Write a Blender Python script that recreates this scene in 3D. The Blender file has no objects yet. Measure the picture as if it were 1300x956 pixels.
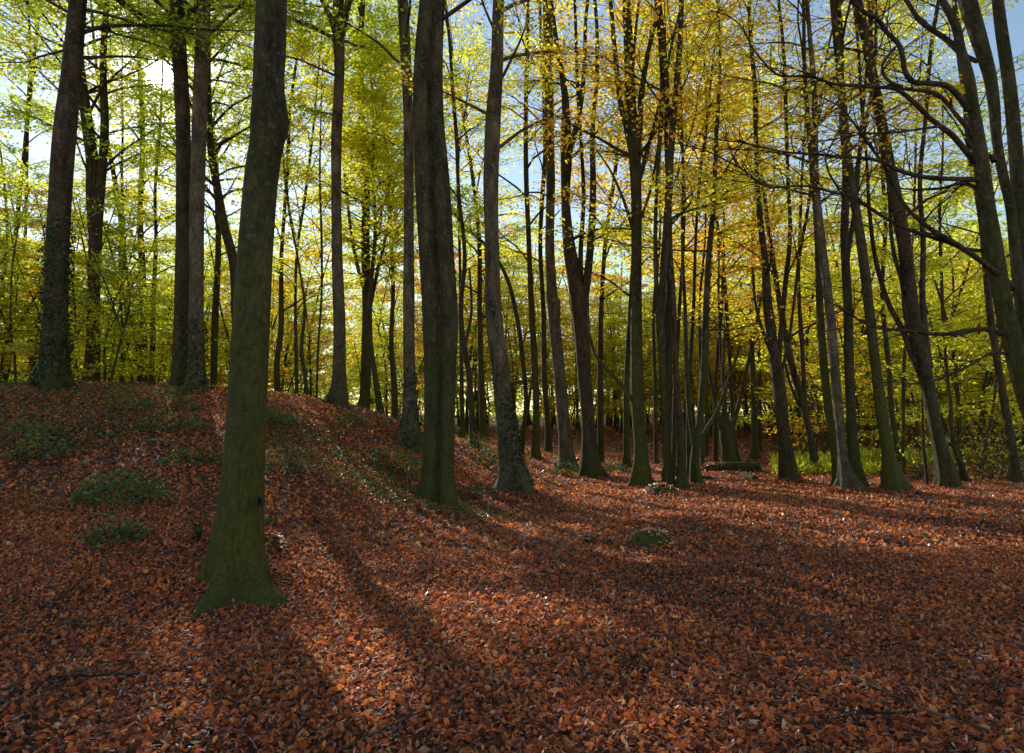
import bpy, math
import numpy as np
from mathutils import Vector

rng = np.random.default_rng(11)
scene = bpy.context.scene
COL = scene.collection

# ------------------------------------------------------------------ camera model (24 mm, pitched slightly up)
F, CX, CY, EYE = 867.0, 650.0, 433.0, 1.7
TH = math.atan(97 / 867)
CT, ST = math.cos(TH), math.sin(TH)


def ray(px, py):
    x, u = (px - CX) / F, (CY - py) / F
    return np.array([x, CT - u * ST, ST + u * CT])


def at(px, py, D):
    d = ray(px, py)
    p = d * (D / d[1])
    p[2] += EYE
    return p


SUN_AZ, SUN_EL = math.radians(-28.3), math.radians(24.7)
SUN = np.array([math.sin(SUN_AZ) * math.cos(SUN_EL), math.cos(SUN_AZ) * math.cos(SUN_EL), math.sin(SUN_EL)])

# ------------------------------------------------------------------ terrain
_ctrl = []
for X, Y, Z in [
    (-9.4, 14.0, 2.27), (-7.6, 16.0, 2.42), (-6.2, 17.5, 2.35), (-4.8, 19.0, 2.08), (-2.8, 18.5, 1.35), (-1.2, 20.5, .72), (0.6, 22, .2),
    (-13, 13, 2.3), (-18, 12, 2.3), (-25, 12, 2.4), (-12, 17, 2.2), (-7, 22, 1.9), (-4, 24, 1.5), (-1, 25, .7), (-20, 22, 1.9), (-30, 25, 1.8),
    (-10, 30, 1.4), (-4, 32, 1.0), (2, 30, .3), (-20, 35, 1.3), (-40, 40, 1.3), (-10, 45, .9), (2, 45, .5),
    (-2.5, 6.5, 0), (-5, 6.6, .0), (-9, 7.0, .05), (-14, 6.5, .05), (-20, 6, .1), (-4.6, 9.2, .62), (-7.2, 10.0, 1.0), (-10.5, 9.6, .95), (-15, 9, 1.0),
    (-3.6, 12, .85), (-5.5, 13.5, 1.55), (-2.9, 15, .72), (-1.6, 17, .45), (-8, 12.6, 1.75), (-11, 11.6, 1.6), (-16, 10.6, 1.6),
    (-1.35, 12.9, 0.02), (0.15, 15.9, 0), (1.7, 21, .02), (-1.8, 10, .1), (-1, 8, 0), (-1, 5, 0), (-6, 4, 0), (-14, 3, 0), (-8, 0, 0), (0, 0, 0), (6, 0, 0), (14, 2, 0),
    (3, 6, 0), (8, 6, 0), (3, 12, 0), (8, 12, 0), (14, 12, 0), (4, 17, 0), (9, 17, 0), (15, 17, 0), (22, 17, 0), (5, 24, 0), (10, 24, 0), (18, 24, 0), (28, 26, .1),
    (6, 34, .1), (12, 34, .2), (22, 36, .3), (8, 45, .6), (16, 46, .8), (30, 46, .8), (40, 30, .3), (0, 60, 1.0), (20, 60, 1.4), (40, 60, 1.4), (-20, 60, 1.2), (-45, 62, 1.3),
    (0, 95, 2), (40, 95, 2), (-40, 95, 2), (70, 95, 2), (-70, 95, 2), (70, 40, .5), (-70, 40, 1.5), (30, 5, 0), (-30, 3, .1), (-50, 10, 1.5), (50, 10, .2),
    (0, -20, 0), (40, -20, 0), (-40, -20, 0)]:
    _ctrl.append((X, Y, Z))
_ctrl = np.array(_ctrl)
_C, _Z = _ctrl[:, :2], _ctrl[:, 2]


def _phi(r2):
    return 0.5 * r2 * np.log(r2 + 1e-9)


_n = len(_C)
_A = np.zeros((_n + 3, _n + 3))
_d2 = ((_C[:, None] - _C[None]) ** 2).sum(-1)
_A[:_n, :_n] = _phi(_d2) + np.eye(_n) * 0.6
_A[:_n, _n:] = np.c_[np.ones(_n), _C]
_A[_n:, :_n] = _A[:_n, _n:].T
_W = np.linalg.solve(_A, np.r_[_Z, 0, 0, 0])


def snoise(p, f=1.0, seed=0):
    """cheap smooth pseudo noise of 3-D points, about -1..1"""
    r = np.random.default_rng(seed)
    out = 0
    for k in range(6):
        d = r.normal(size=p.shape[-1])
        d *= f * (0.6 + 0.9 * r.random()) / np.linalg.norm(d)
        out = out + np.sin(p @ d + r.random() * 6.28)
    return out / 3.0


def hgt(X, Y):
    X, Y = np.asarray(X, float), np.asarray(Y, float)
    P = np.stack([X.ravel(), Y.ravel()], -1)
    out = np.empty(len(P))
    for i in range(0, len(P), 20000):
        q = P[i:i + 20000]
        d2 = ((q[:, None] - _C[None]) ** 2).sum(-1)
        out[i:i + 20000] = _phi(d2) @ _W[:_n] + _W[_n] + q @ _W[_n + 1:]
    out += 0.035 * snoise(P, 1.3, 5) + 0.018 * snoise(P, 4.0, 6)
    return out.reshape(X.shape)


def gz(x, y):
    return float(hgt(np.array([x]), np.array([y]))[0])


# ------------------------------------------------------------------ mesh helpers
def make_mesh(name, V, faces, attrs=None, smooth=False, mat=None):
    """faces: list of integer arrays (n,3) / (n,4)"""
    me = bpy.data.meshes.new(name)
    V = np.asarray(V, np.float32)
    me.vertices.add(len(V))
    me.vertices.foreach_set('co', V.ravel())
    li = np.concatenate([f.ravel() for f in faces]).astype(np.int32)
    tot = np.concatenate([np.full(len(f), f.shape[1]) for f in faces])
    st = np.concatenate([[0], np.cumsum(tot)[:-1]]).astype(np.int32)
    me.loops.add(len(li))
    me.loops.foreach_set('vertex_index', li)
    me.polygons.add(len(st))
    me.polygons.foreach_set('loop_start', st)
    me.update(calc_edges=True)
    me.polygons.foreach_set('use_smooth', np.full(len(st), smooth))
    for k, a in (attrs or {}).items():
        at_ = me.attributes.new(k, 'FLOAT', 'POINT')
        at_.data.foreach_set('value', np.asarray(a, np.float32))
    if mat:
        me.materials.append(mat)
    return me


def obj(name, me, parent=None, loc=(0, 0, 0)):
    o = bpy.data.objects.new(name, me)
    COL.objects.link(o)
    o.location = loc
    if parent:
        o.parent = parent
    return o


def tag(o, label=None, cat=None, group=None, kind=None):
    for k, v in (('label', label), ('category', cat), ('group', group), ('kind', kind)):
        if v:
            o[k] = v
    return o


def thing(name, label, cat, loc, group=None):
    return tag(obj(name, None, None, tuple(loc)), label, cat, group)


class Mesh:
    def __init__(s):
        s.V, s.F, s.A, s.n = [], [], {}, 0

    def add(s, V, F, **attrs):
        s.V.append(V)
        for f in (F if isinstance(F, list) else [F]):
            s.F.append(f + s.n)
        for k in attrs:
            s.A.setdefault(k, []).append(np.broadcast_to(attrs[k], (len(V),)))
        s.n += len(V)

    def mesh(s, name, mat, smooth=False):
        return make_mesh(name, np.concatenate(s.V), s.F, {k: np.concatenate(v) for k, v in s.A.items()}, smooth, mat)


def norm(a):
    return a / (np.linalg.norm(a, axis=-1, keepdims=True) + 1e-9)


def tubes(P, R, sides):
    """P (m,n,3) paths, R (m,n) radii -> verts, quads (batch)"""
    m, n = R.shape
    T = norm(np.gradient(P, axis=1))
    ref = np.where(np.abs(T[..., 2:3]) > 0.9, np.array([1., 0, 0]), np.array([0, 0, 1.]))
    ref = ref[:, :1].repeat(n, 1)
    A = norm(np.cross(T, ref))
    B = np.cross(T, A)
    th = np.linspace(0, 2 * math.pi, sides, endpoint=False)
    V = P[:, :, None] + R[:, :, None, None] * (A[:, :, None] * np.cos(th)[:, None] + B[:, :, None] * np.sin(th)[:, None])
    idx = np.arange(m * n * sides).reshape(m, n, sides)
    a, b = idx[:, :-1], idx[:, 1:]
    Fq = np.stack([a, np.roll(a, -1, 2), np.roll(b, -1, 2), b], -1).reshape(-1, 4)
    return V.reshape(-1, 3), Fq


def leaves(pos, axis, nrm, L, Wd, fold=0.12):
    side = norm(np.cross(nrm, axis))
    nrm = norm(np.cross(axis, side))
    L, Wd = L[:, None], Wd[:, None]
    mid = pos + axis * L * 0.45
    V = np.stack([pos, mid + side * Wd * .5 + nrm * L * fold, pos + axis * L, mid - side * Wd * .5 + nrm * L * fold], 1).reshape(-1, 3)
    return V, np.arange(len(V)).reshape(-1, 4)


# ------------------------------------------------------------------ materials
def nodes(name):
    m = bpy.data.materials.new(name)
    m.use_nodes = True
    nt = m.node_tree
    nt.nodes.clear()
    return m, nt, nt.nodes.new, nt.links.new


def ramp(nt, stops):
    r = nt.nodes.new('ShaderNodeValToRGB')
    e = r.color_ramp.elements
    while len(e) < len(stops):
        e.new(0.5)
    for i, (p, c) in enumerate(stops):
        e[i].position = p
        e[i].color = (*c, 1)
    return r


def leaf_mat(name, stops, trans=0.88, gloss=0.03, boost=2.1, fresnel=0, rough=.4):
    m, nt, N, L = nodes(name)
    out = N('ShaderNodeOutputMaterial')
    a = N('ShaderNodeAttribute'); a.attribute_name = 'tint'
    r = ramp(nt, stops)
    L(a.outputs['Fac'], r.inputs[0])
    df, tr, gl = N('ShaderNodeBsdfDiffuse'), N('ShaderNodeBsdfTranslucent'), N('ShaderNodeBsdfGlossy')
    gl.inputs['Roughness'].default_value = rough
    br = N('ShaderNodeMix'); br.data_type = 'RGBA'; br.blend_type = 'MULTIPLY'; br.inputs[0].default_value = 1; br.clamp_result = True
    L(r.outputs[0], br.inputs[6]); br.inputs[7].default_value = (boost, boost, boost * .9, 1)
    L(r.outputs[0], df.inputs[0]); L(br.outputs[2], tr.inputs[0])
    mx = N('ShaderNodeMixShader'); mx.inputs[0].default_value = trans
    L(df.outputs[0], mx.inputs[1]); L(tr.outputs[0], mx.inputs[2])
    m2 = N('ShaderNodeMixShader'); m2.inputs[0].default_value = gloss
    L(mx.outputs[0], m2.inputs[1]); L(gl.outputs[0], m2.inputs[2])
    if fresnel:
        fr = N('ShaderNodeFresnel'); fr.inputs['IOR'].default_value = fresnel
        L(fr.outputs[0], m2.inputs[0])
    L(m2.outputs[0], out.inputs[0])
    return m


LEAF = {
    'green': leaf_mat('leaf_green', [(0, (.11, .17, .014)), (.5, (.28, .33, .024)), (.85, (.42, .41, .035)), (1, (.50, .36, .04))]),
    'lime': leaf_mat('leaf_yellow_green', [(0, (.18, .22, .015)), (.4, (.40, .41, .03)), (.8, (.54, .46, .035)), (1, (.56, .36, .04))]),
    'yellow': leaf_mat('leaf_yellow', [(0, (.32, .31, .02)), (.35, (.54, .46, .03)), (.75, (.58, .43, .03)), (1, (.56, .28, .03))]),
    'gold': leaf_mat('leaf_gold', [(0, (.46, .38, .03)), (.4, (.58, .355, .028)), (.8, (.57, .25, .025)), (1, (.48, .15, .02))]),
    'rust': leaf_mat('leaf_rust', [(0, (.30, .18, .03)), (.4, (.46, .20, .03)), (.8, (.42, .12, .025)), (1, (.26, .07, .02))]),
    'ivy': leaf_mat('leaf_ivy', [(0, (.012, .03, .008)), (.6, (.03, .06, .012)), (1, (.07, .10, .02))], .3, .04, 1.0),
    'herb': leaf_mat('leaf_herb', [(0, (.03, .07, .012)), (.6, (.09, .18, .025)), (1, (.22, .30, .05))], .45, .08, 1.2),
    'litter': leaf_mat('leaf_litter', [(0, (.06, .027, .017)), (.24, (.27, .080, .034)), (.50, (.66, .165, .050)), (.72, (.85, .25, .072)), (.90, (.78, .36, .15)), (1, (.84, .56, .32))], .44, .05, 1.6, 1.14, .7),
}


def bark_mat(name, base, dark, moss, moss_amt, lichen=.35):
    m, nt, N, L = nodes(name)
    out = N('ShaderNodeOutputMaterial')
    b = N('ShaderNodeBsdfPrincipled')
    b.inputs['Roughness'].default_value = .85
    b.inputs['Specular IOR Level'].default_value = .25
    tc = N('ShaderNodeTexCoord')
    mp = N('ShaderNodeMapping'); mp.inputs['Scale'].default_value = (1, 1, .35)
    L(tc.outputs['Object'], mp.inputs[0])

    def noise(scale, detail=6, rough=.6, src=mp):
        n = N('ShaderNodeTexNoise')
        n.inputs['Scale'].default_value = scale; n.inputs['Detail'].default_value = detail; n.inputs['Roughness'].default_value = rough
        L(src.outputs[0], n.inputs['Vector'])
        return n
    n1, n2, n3 = noise(5), noise(28, 8, .7), noise(2.2, 5, .65)
    r1 = ramp(nt, [(.34, tuple(c * .7 for c in dark)), (.52, base), (.68, tuple(c * 1.7 for c in base))])
    L(n1.outputs[0], r1.inputs[0])
    r2 = ramp(nt, [(.38, (.28, .28, .28)), (.60, (1, 1, 1))])
    L(n2.outputs[0], r2.inputs[0])
    mu = N('ShaderNodeMix'); mu.data_type = 'RGBA'; mu.blend_type = 'MULTIPLY'; mu.inputs[0].default_value = .8
    L(r1.outputs[0], mu.inputs[6]); L(r2.outputs[0], mu.inputs[7])
    # pale lichen blotches
    n4 = noise(13, 7, .62, tc)
    L(tc.outputs['Object'], n4.inputs['Vector'])
    r4 = ramp(nt, [(.58, (0, 0, 0)), (.64, (lichen * 1.5,) * 3)])
    L(n4.outputs[0], r4.inputs[0])
    li = N('ShaderNodeMix'); li.data_type = 'RGBA'
    L(r4.outputs[0], li.inputs[0]); L(mu.outputs[2], li.inputs[6]); li.inputs[7].default_value = (.20, .195, .16, 1)
    # moss: more near the ground, broken up by noise
    a = N('ShaderNodeAttribute'); a.attribute_name = 'rise'
    mr = N('ShaderNodeMapRange'); mr.inputs[1].default_value = 0; mr.inputs[2].default_value = 4.5
    mr.inputs[3].default_value = .30 * moss_amt; mr.inputs[4].default_value = -.04 + .12 * (moss_amt - 1)
    L(a.outputs['Fac'], mr.inputs[0])
    ad = N('ShaderNodeMath'); ad.operation = 'ADD'
    L(n3.outputs[0], ad.inputs[0]); L(mr.outputs[0], ad.inputs[1])
    r3 = ramp(nt, [(.52, (0, 0, 0)), (.86, (.85, .85, .85))])
    L(ad.outputs[0], r3.inputs[0])
    mc = N('ShaderNodeMix'); mc.data_type = 'RGBA'; mc.blend_type = 'MULTIPLY'; mc.inputs[0].default_value = .7
    mc.inputs[6].default_value = (*moss, 1); L(r2.outputs[0], mc.inputs[7])
    mo = N('ShaderNodeMix'); mo.data_type = 'RGBA'
    L(r3.outputs[0], mo.inputs[0]); L(li.outputs[2], mo.inputs[6]); L(mc.outputs[2], mo.inputs[7])
    L(mo.outputs[2], b.inputs['Base Color'])
    bp = N('ShaderNodeBump'); bp.inputs['Strength'].default_value = 1; bp.inputs['Distance'].default_value = .035
    mp2 = N('ShaderNodeMapping'); mp2.inputs['Scale'].default_value = (1, 1, 6)
    L(tc.outputs['Object'], mp2.inputs[0])
    n6 = noise(7, 3, .5, mp2)  # the fine level rings of old beech bark
    s6 = N('ShaderNodeMath'); s6.operation = 'MULTIPLY'; s6.inputs[1].default_value = .5; L(n6.outputs[0], s6.inputs[0])
    s7 = N('ShaderNodeMath'); s7.operation = 'ADD'; L(n1.outputs[0], s7.inputs[0]); L(s6.outputs[0], s7.inputs[1])
    sm = N('ShaderNodeMath'); sm.operation = 'ADD'
    L(n2.outputs[0], sm.inputs[0]); L(s7.outputs[0], sm.inputs[1])
    L(sm.outputs[0], bp.inputs['Height']); L(bp.outputs[0], b.inputs['Normal'])
    L(b.outputs[0], out.inputs[0])
    return m


BARK = {
    'mossy': bark_mat('bark_mossy', (.085, .060, .034), (.038, .027, .016), (.082, .092, .015), 1.4, .25),
    'grey': bark_mat('bark_grey', (.165, .118, .080), (.075, .053, .037), (.085, .085, .020), .8, .5),
    'brown': bark_mat('bark_brown', (.088, .056, .034), (.040, .026, .017), (.075, .075, .016), 1.0, .3),
    'green': bark_mat('bark_green', (.082, .062, .032), (.040, .030, .016), (.105, .105, .013), 1.75, .3),
}

# ground material: damp leaf mould under the loose leaves, and fallen leaves as colour cells further away
GM, nt, N, L = nodes('leaf_mould')
out = N('ShaderNodeOutputMaterial'); b = N('ShaderNodeBsdfPrincipled')
b.inputs['Roughness'].default_value = .75; b.inputs['Specular IOR Level'].default_value = .3
tc = N('ShaderNodeTexCoord')
vo = N('ShaderNodeTexVoronoi'); vo.inputs['Scale'].default_value = 17; vo.inputs['Randomness'].default_value = 1
L(tc.outputs['Object'], vo.inputs['Vector'])
sp = N('ShaderNodeSeparateColor'); L(vo.outputs['Color'], sp.inputs[0])
rr = ramp(nt, [(0, (.045, .018, .011)), (.4, (.10, .033, .016)), (.75, (.18, .058, .022)), (1, (.28, .10, .035))])
L(sp.outputs[0], rr.inputs[0])
nz = N('ShaderNodeTexNoise'); nz.inputs['Scale'].default_value = .7; nz.inputs['Detail'].default_value = 6
L(tc.outputs['Object'], nz.inputs['Vector'])
r2 = ramp(nt, [(.35, (.55, .55, .55)), (.65, (1.1, 1.1, 1.1))]); L(nz.outputs[0], r2.inputs[0])
mu = N('ShaderNodeMix'); mu.data_type = 'RGBA'; mu.blend_type = 'MULTIPLY'; mu.inputs[0].default_value = 1
L(rr.outputs[0], mu.inputs[6]); L(r2.outputs[0], mu.inputs[7])
L(mu.outputs[2], b.inputs['Base Color'])
bp = N('ShaderNodeBump'); bp.inputs['Distance'].default_value = .03; bp.inputs['Strength'].default_value = .9
L(vo.outputs['Distance'], bp.inputs['Height']); L(bp.outputs[0], b.inputs['Normal'])
L(b.outputs[0], out.inputs[0])

# ------------------------------------------------------------------ world, sun, camera
w = bpy.data.worlds.new('World'); scene.world = w; w.use_nodes = True
nt = w.node_tree; nt.nodes.clear(); N, L = nt.nodes.new, nt.links.new
sky = N('ShaderNodeTexSky'); sky.sky_type = 'NISHITA'; sky.sun_disc = False
sky.sun_elevation = SUN_EL; sky.sun_rotation = SUN_AZ
sky.air_density = 1.0; sky.dust_density = .08; sky.ozone_density = 1.3
bg = N('ShaderNodeBackground'); bg.inputs['Strength'].default_value = .15
wb = N('ShaderNodeMix'); wb.data_type = 'RGBA'; wb.blend_type = 'MULTIPLY'; wb.inputs[0].default_value = 1
L(sky.outputs[0], wb.inputs[6]); wb.inputs[7].default_value = (1.46, 1.34, 1.18, 1)
L(wb.outputs[2], bg.inputs[0])
# bright aureole close around the sun itself
tc = N('ShaderNodeTexCoord')
dt = N('ShaderNodeVectorMath'); dt.operation = 'DOT_PRODUCT'; dt.inputs[1].default_value = tuple(SUN)
L(tc.outputs['Generated'], dt.inputs[0])
pw = N('ShaderNodeMapRange'); pw.interpolation_type = 'SMOOTHSTEP'
pw.inputs[1].default_value = math.cos(math.radians(1.35)); pw.inputs[2].default_value = math.cos(math.radians(.35))
pw.inputs[3].default_value = 0; pw.inputs[4].default_value = 14
L(dt.outputs['Value'], pw.inputs[0])
bg2 = N('ShaderNodeBackground'); bg2.inputs[0].default_value = (1, .95, .82, 1); 
hm = N('ShaderNodeMath'); hm.operation = 'MAXIMUM'; hm.inputs[1].default_value = 0; L(dt.outputs['Value'], hm.inputs[0])
hp = N('ShaderNodeMath'); hp.operation = 'POWER'; hp.inputs[1].default_value = 420; L(hm.outputs[0], hp.inputs[0])
hs = N('ShaderNodeMath'); hs.operation = 'MULTIPLY_ADD'; hs.inputs[1].default_value = 1.6; L(hp.outputs[0], hs.inputs[0]); L(pw.outputs[0], hs.inputs[2])
L(hs.outputs[0], bg2.inputs[1])
ads = N('ShaderNodeAddShader'); L(bg.outputs[0], ads.inputs[0]); L(bg2.outputs[0], ads.inputs[1])
wo = N('ShaderNodeOutputWorld'); L(ads.outputs[0], wo.inputs[0])

sl = bpy.data.lights.new('sunlight', 'SUN'); sl.energy = 5.0; sl.angle = math.radians(.53); sl.color = (1, .94, .83)
so = obj('sunlight', sl); so.rotation_euler = Vector(SUN).to_track_quat('Z', 'Y').to_euler()

cd = bpy.data.cameras.new('camera'); cam = obj('camera', cd)
cd.sensor_width = 36; cd.sensor_fit = 'HORIZONTAL'; cd.lens = 36 * F / 1300; cd.shift_y = -45 / 1300
cd.clip_start = .05; cd.clip_end = 600
cam.location = (0, 0, EYE); cam.rotation_euler = (math.pi / 2 + TH, 0, 0)
scene.camera = cam
scene.view_settings.view_transform = 'Standard'; scene.view_settings.look = 'None'; scene.view_settings.exposure = 0
cy = scene.cycles
cy.max_bounces = 7; cy.diffuse_bounces = 4; cy.transmission_bounces = 5; cy.glossy_bounces = 2
cy.use_denoising = True; cy.sample_clamp_indirect = 6; cy.sample_clamp_direct = 12
cy.caustics_reflective = False; cy.caustics_refractive = False

# ------------------------------------------------------------------ ground sheet
gx = np.r_[np.linspace(-260, -32, 20), np.linspace(-30, -16.5, 28), np.arange(-16, 16.01, .16), np.linspace(16.5, 30, 28), np.linspace(32, 260, 20)]
gy = np.r_[np.linspace(-60, -4, 12), np.arange(-3, 24.01, .16), np.linspace(24.4, 60, 80), np.linspace(62, 320, 24)]
X, Y = np.meshgrid(gx, gy)
Z = hgt(np.clip(X, -75, 75), np.clip(Y, -22, 98))
idx = np.arange(X.size).reshape(X.shape)
q = np.stack([idx[:-1, :-1], idx[:-1, 1:], idx[1:, 1:], idx[1:, :-1]], -1).reshape(-1, 4)
tag(obj('ground', make_mesh('ground', np.stack([X, Y, Z], -1).reshape(-1, 3), [q], None, True, GM)), kind='structure')


def rand_ground(n, d0, d1, spread=.86, pad=1.5):
    D = np.sqrt(rng.random(n) * (d1 ** 2 - d0 ** 2) + d0 ** 2)
    return rng.uniform(-1, 1, n) * (spread * D + pad), D


def ground_normal(x, y, e=.12):
    zx = (hgt(x + e, y) - hgt(x - e, y)) / (2 * e)
    zy = (hgt(x, y + e) - hgt(x, y - e)) / (2 * e)
    return norm(np.stack([-zx, -zy, np.ones_like(zx)], -1))


PILES = [(*at(px, py, D)[:2], br) for px, py, D, br in ((305, 757, 7.1, .30), (557, 641, 13., .42), (655, 622, 15.9, .42), (1134, 624, 15.7, .28), (1078, 624, 16., .3), (1203, 617, 16.7, .28), (815, 616, 17.4, .28), (1003, 614, 18.4, .3), (66, 492, 14., .4))]
# fallen leaves: six-cornered curled blades lying loose on the ground
M = Mesh()
for n, d0, d1, s0, tilt in ((210000, 1.6, 9, .040, .62), (120000, 9, 18, .056, .66), (70000, 18, 32, .080, .66), (30000, 32, 62, .15, .5)):
    x, y = rand_ground(n, d0, d1)
    for (bx, by, br) in PILES:
        if d0 <= by < d1:  # leaves heaped against the roots
            k_ = int(n * .012); a_ = rng.uniform(0, 6.28, k_); q_ = br * (.75 + np.abs(rng.normal(0, .8, k_)))
            x = np.r_[x, bx + np.cos(a_) * q_]; y = np.r_[y, by + np.sin(a_) * q_]
    n = len(x)
    z = hgt(x, y)
    g = ground_normal(x, y)
    nr = norm(g + rng.normal(0, tilt, (n, 3)))
    ax = norm(np.cross(nr, rng.normal(size=(n, 3))))
    sd = np.cross(nr, ax)
    s = (s0 * np.clip(rng.lognormal(0, .26, n), .45, 1.9))[:, None]
    for (bx, by, br) in PILES:
        z = z + .07 * np.exp(-np.maximum(np.hypot(x - bx, y - by) - br, 0) / (.5 * br))
    p = np.stack([x, y, z + rng.random(n) ** 2 * .035 + .006], -1)
    wd, cu = s * rng.uniform(.19, .36, (n, 1)), s * rng.normal(.12, .16, (n, 1))
    fo = s * rng.uniform(-.05, .16, (n, 1))
    V = np.stack([p - ax * s * .5, p - ax * s * .18 + sd * wd + nr * fo, p + ax * s * .2 + sd * wd * .85 + nr * (fo + cu * .4),
                  p + ax * s * .5 + nr * cu, p + ax * s * .2 - sd * wd * .85 + nr * (fo + cu * .4), p - ax * s * .18 - sd * wd + nr * fo], 1).reshape(-1, 3)
    i = np.arange(n)[:, None] * 6
    Fq = np.concatenate([i + np.array([[0, 3, 2, 1]]), i + np.array([[0, 5, 4, 3]])])
    t = np.clip(rng.beta(1.15, 1.45, n) * .9 + .10 * snoise(np.stack([x, y], -1), 1.1, 9) + (rng.random(n) < .012) * .4, 0, 1)
    M.add(V, Fq, tint=np.repeat(t, 6))
tag(obj('fallen_leaves', M.mesh('fallen_leaves', LEAF['litter'])), kind='stuff')

# ------------------------------------------------------------------ tree building
def smooth_path(P, step):
    P = np.asarray(P, float)
    s = np.r_[0, np.cumsum(np.linalg.norm(np.diff(P[:, :3], axis=0), axis=1))]
    n = max(4, int(s[-1] / step) + 1)
    t = np.linspace(0, s[-1], n)
    # Catmull-Rom (finite-difference Hermite)
    m = np.gradient(P, s, axis=0)
    k = np.clip(np.searchsorted(s, t, side='right') - 1, 0, len(s) - 2)
    h = (s[k + 1] - s[k])[:, None]
    u = ((t - s[k]) / h[:, 0])[:, None]
    return ((2 * u ** 3 - 3 * u ** 2 + 1) * P[k] + (u ** 3 - 2 * u ** 2 + u) * h * m[k] + (-2 * u ** 3 + 3 * u ** 2) * P[k + 1] + (u ** 3 - u ** 2) * h * m[k + 1])


def stem_tube(Mx, path, sides, seed, flare=0.0, roots=5, lobe=0.0, rough=.03, zb=None):
    """path (n,4): xyz + radius. A trunk with an uneven outline and root buttresses."""
    P, R = path[:, :3], path[:, 3]
    n = len(P)
    r = np.random.default_rng(seed)
    V, Fq = tubes(P[None], np.ones((1, n)), sides)
    D = V.reshape(n, sides, 3) - P[:, None]
    th = np.linspace(0, 2 * math.pi, sides, endpoint=False)
    k = np.repeat(R[:, None], sides, 1)
    z = P[:, 2] - (P[0, 2] if zb is None else zb)
    q = np.concatenate([D * .9, np.broadcast_to(z[:, None, None] * .55, (n, sides, 1))], -1)
    k = k * (1 + rough * 1.1 * snoise(q, 2.2, seed) + rough * .55 * snoise(q, 6.0, seed + 1))
    if lobe:
        tw = .05 * (z[:, None] - 3)
        for c_ in (0., math.pi):  # two stems grown together: a deep seam down both faces
            k = k * (1 - lobe * np.exp(-(np.angle(np.exp(1j * (th[None] - c_ - tw - .12 * np.sin(z[:, None] * .8)))) / .36) ** 2))
    if flare:
        ph = np.sort(r.random(roots)) * 2 * math.pi
        amp = r.uniform(.6, 1.3, roots)
        rt = sum(a * np.exp(-((np.angle(np.exp(1j * (th - p)))) / .25) ** 2) for a, p in zip(amp, ph))
        zz = np.maximum(z, -.1)[:, None]
        k = k * (1 + flare * (.20 * np.exp(-zz / .5) + .72 * rt[None] * np.exp(-zz / .16) + .34 * rt[None] * np.exp(-zz / .5)))
    V = (P[:, None] + D * k[..., None]).reshape(-1, 3)
    Mx.add(V, Fq, rise=np.maximum(V[:, 2] - (P[0, 2] if zb is None else zb), 0))


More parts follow.
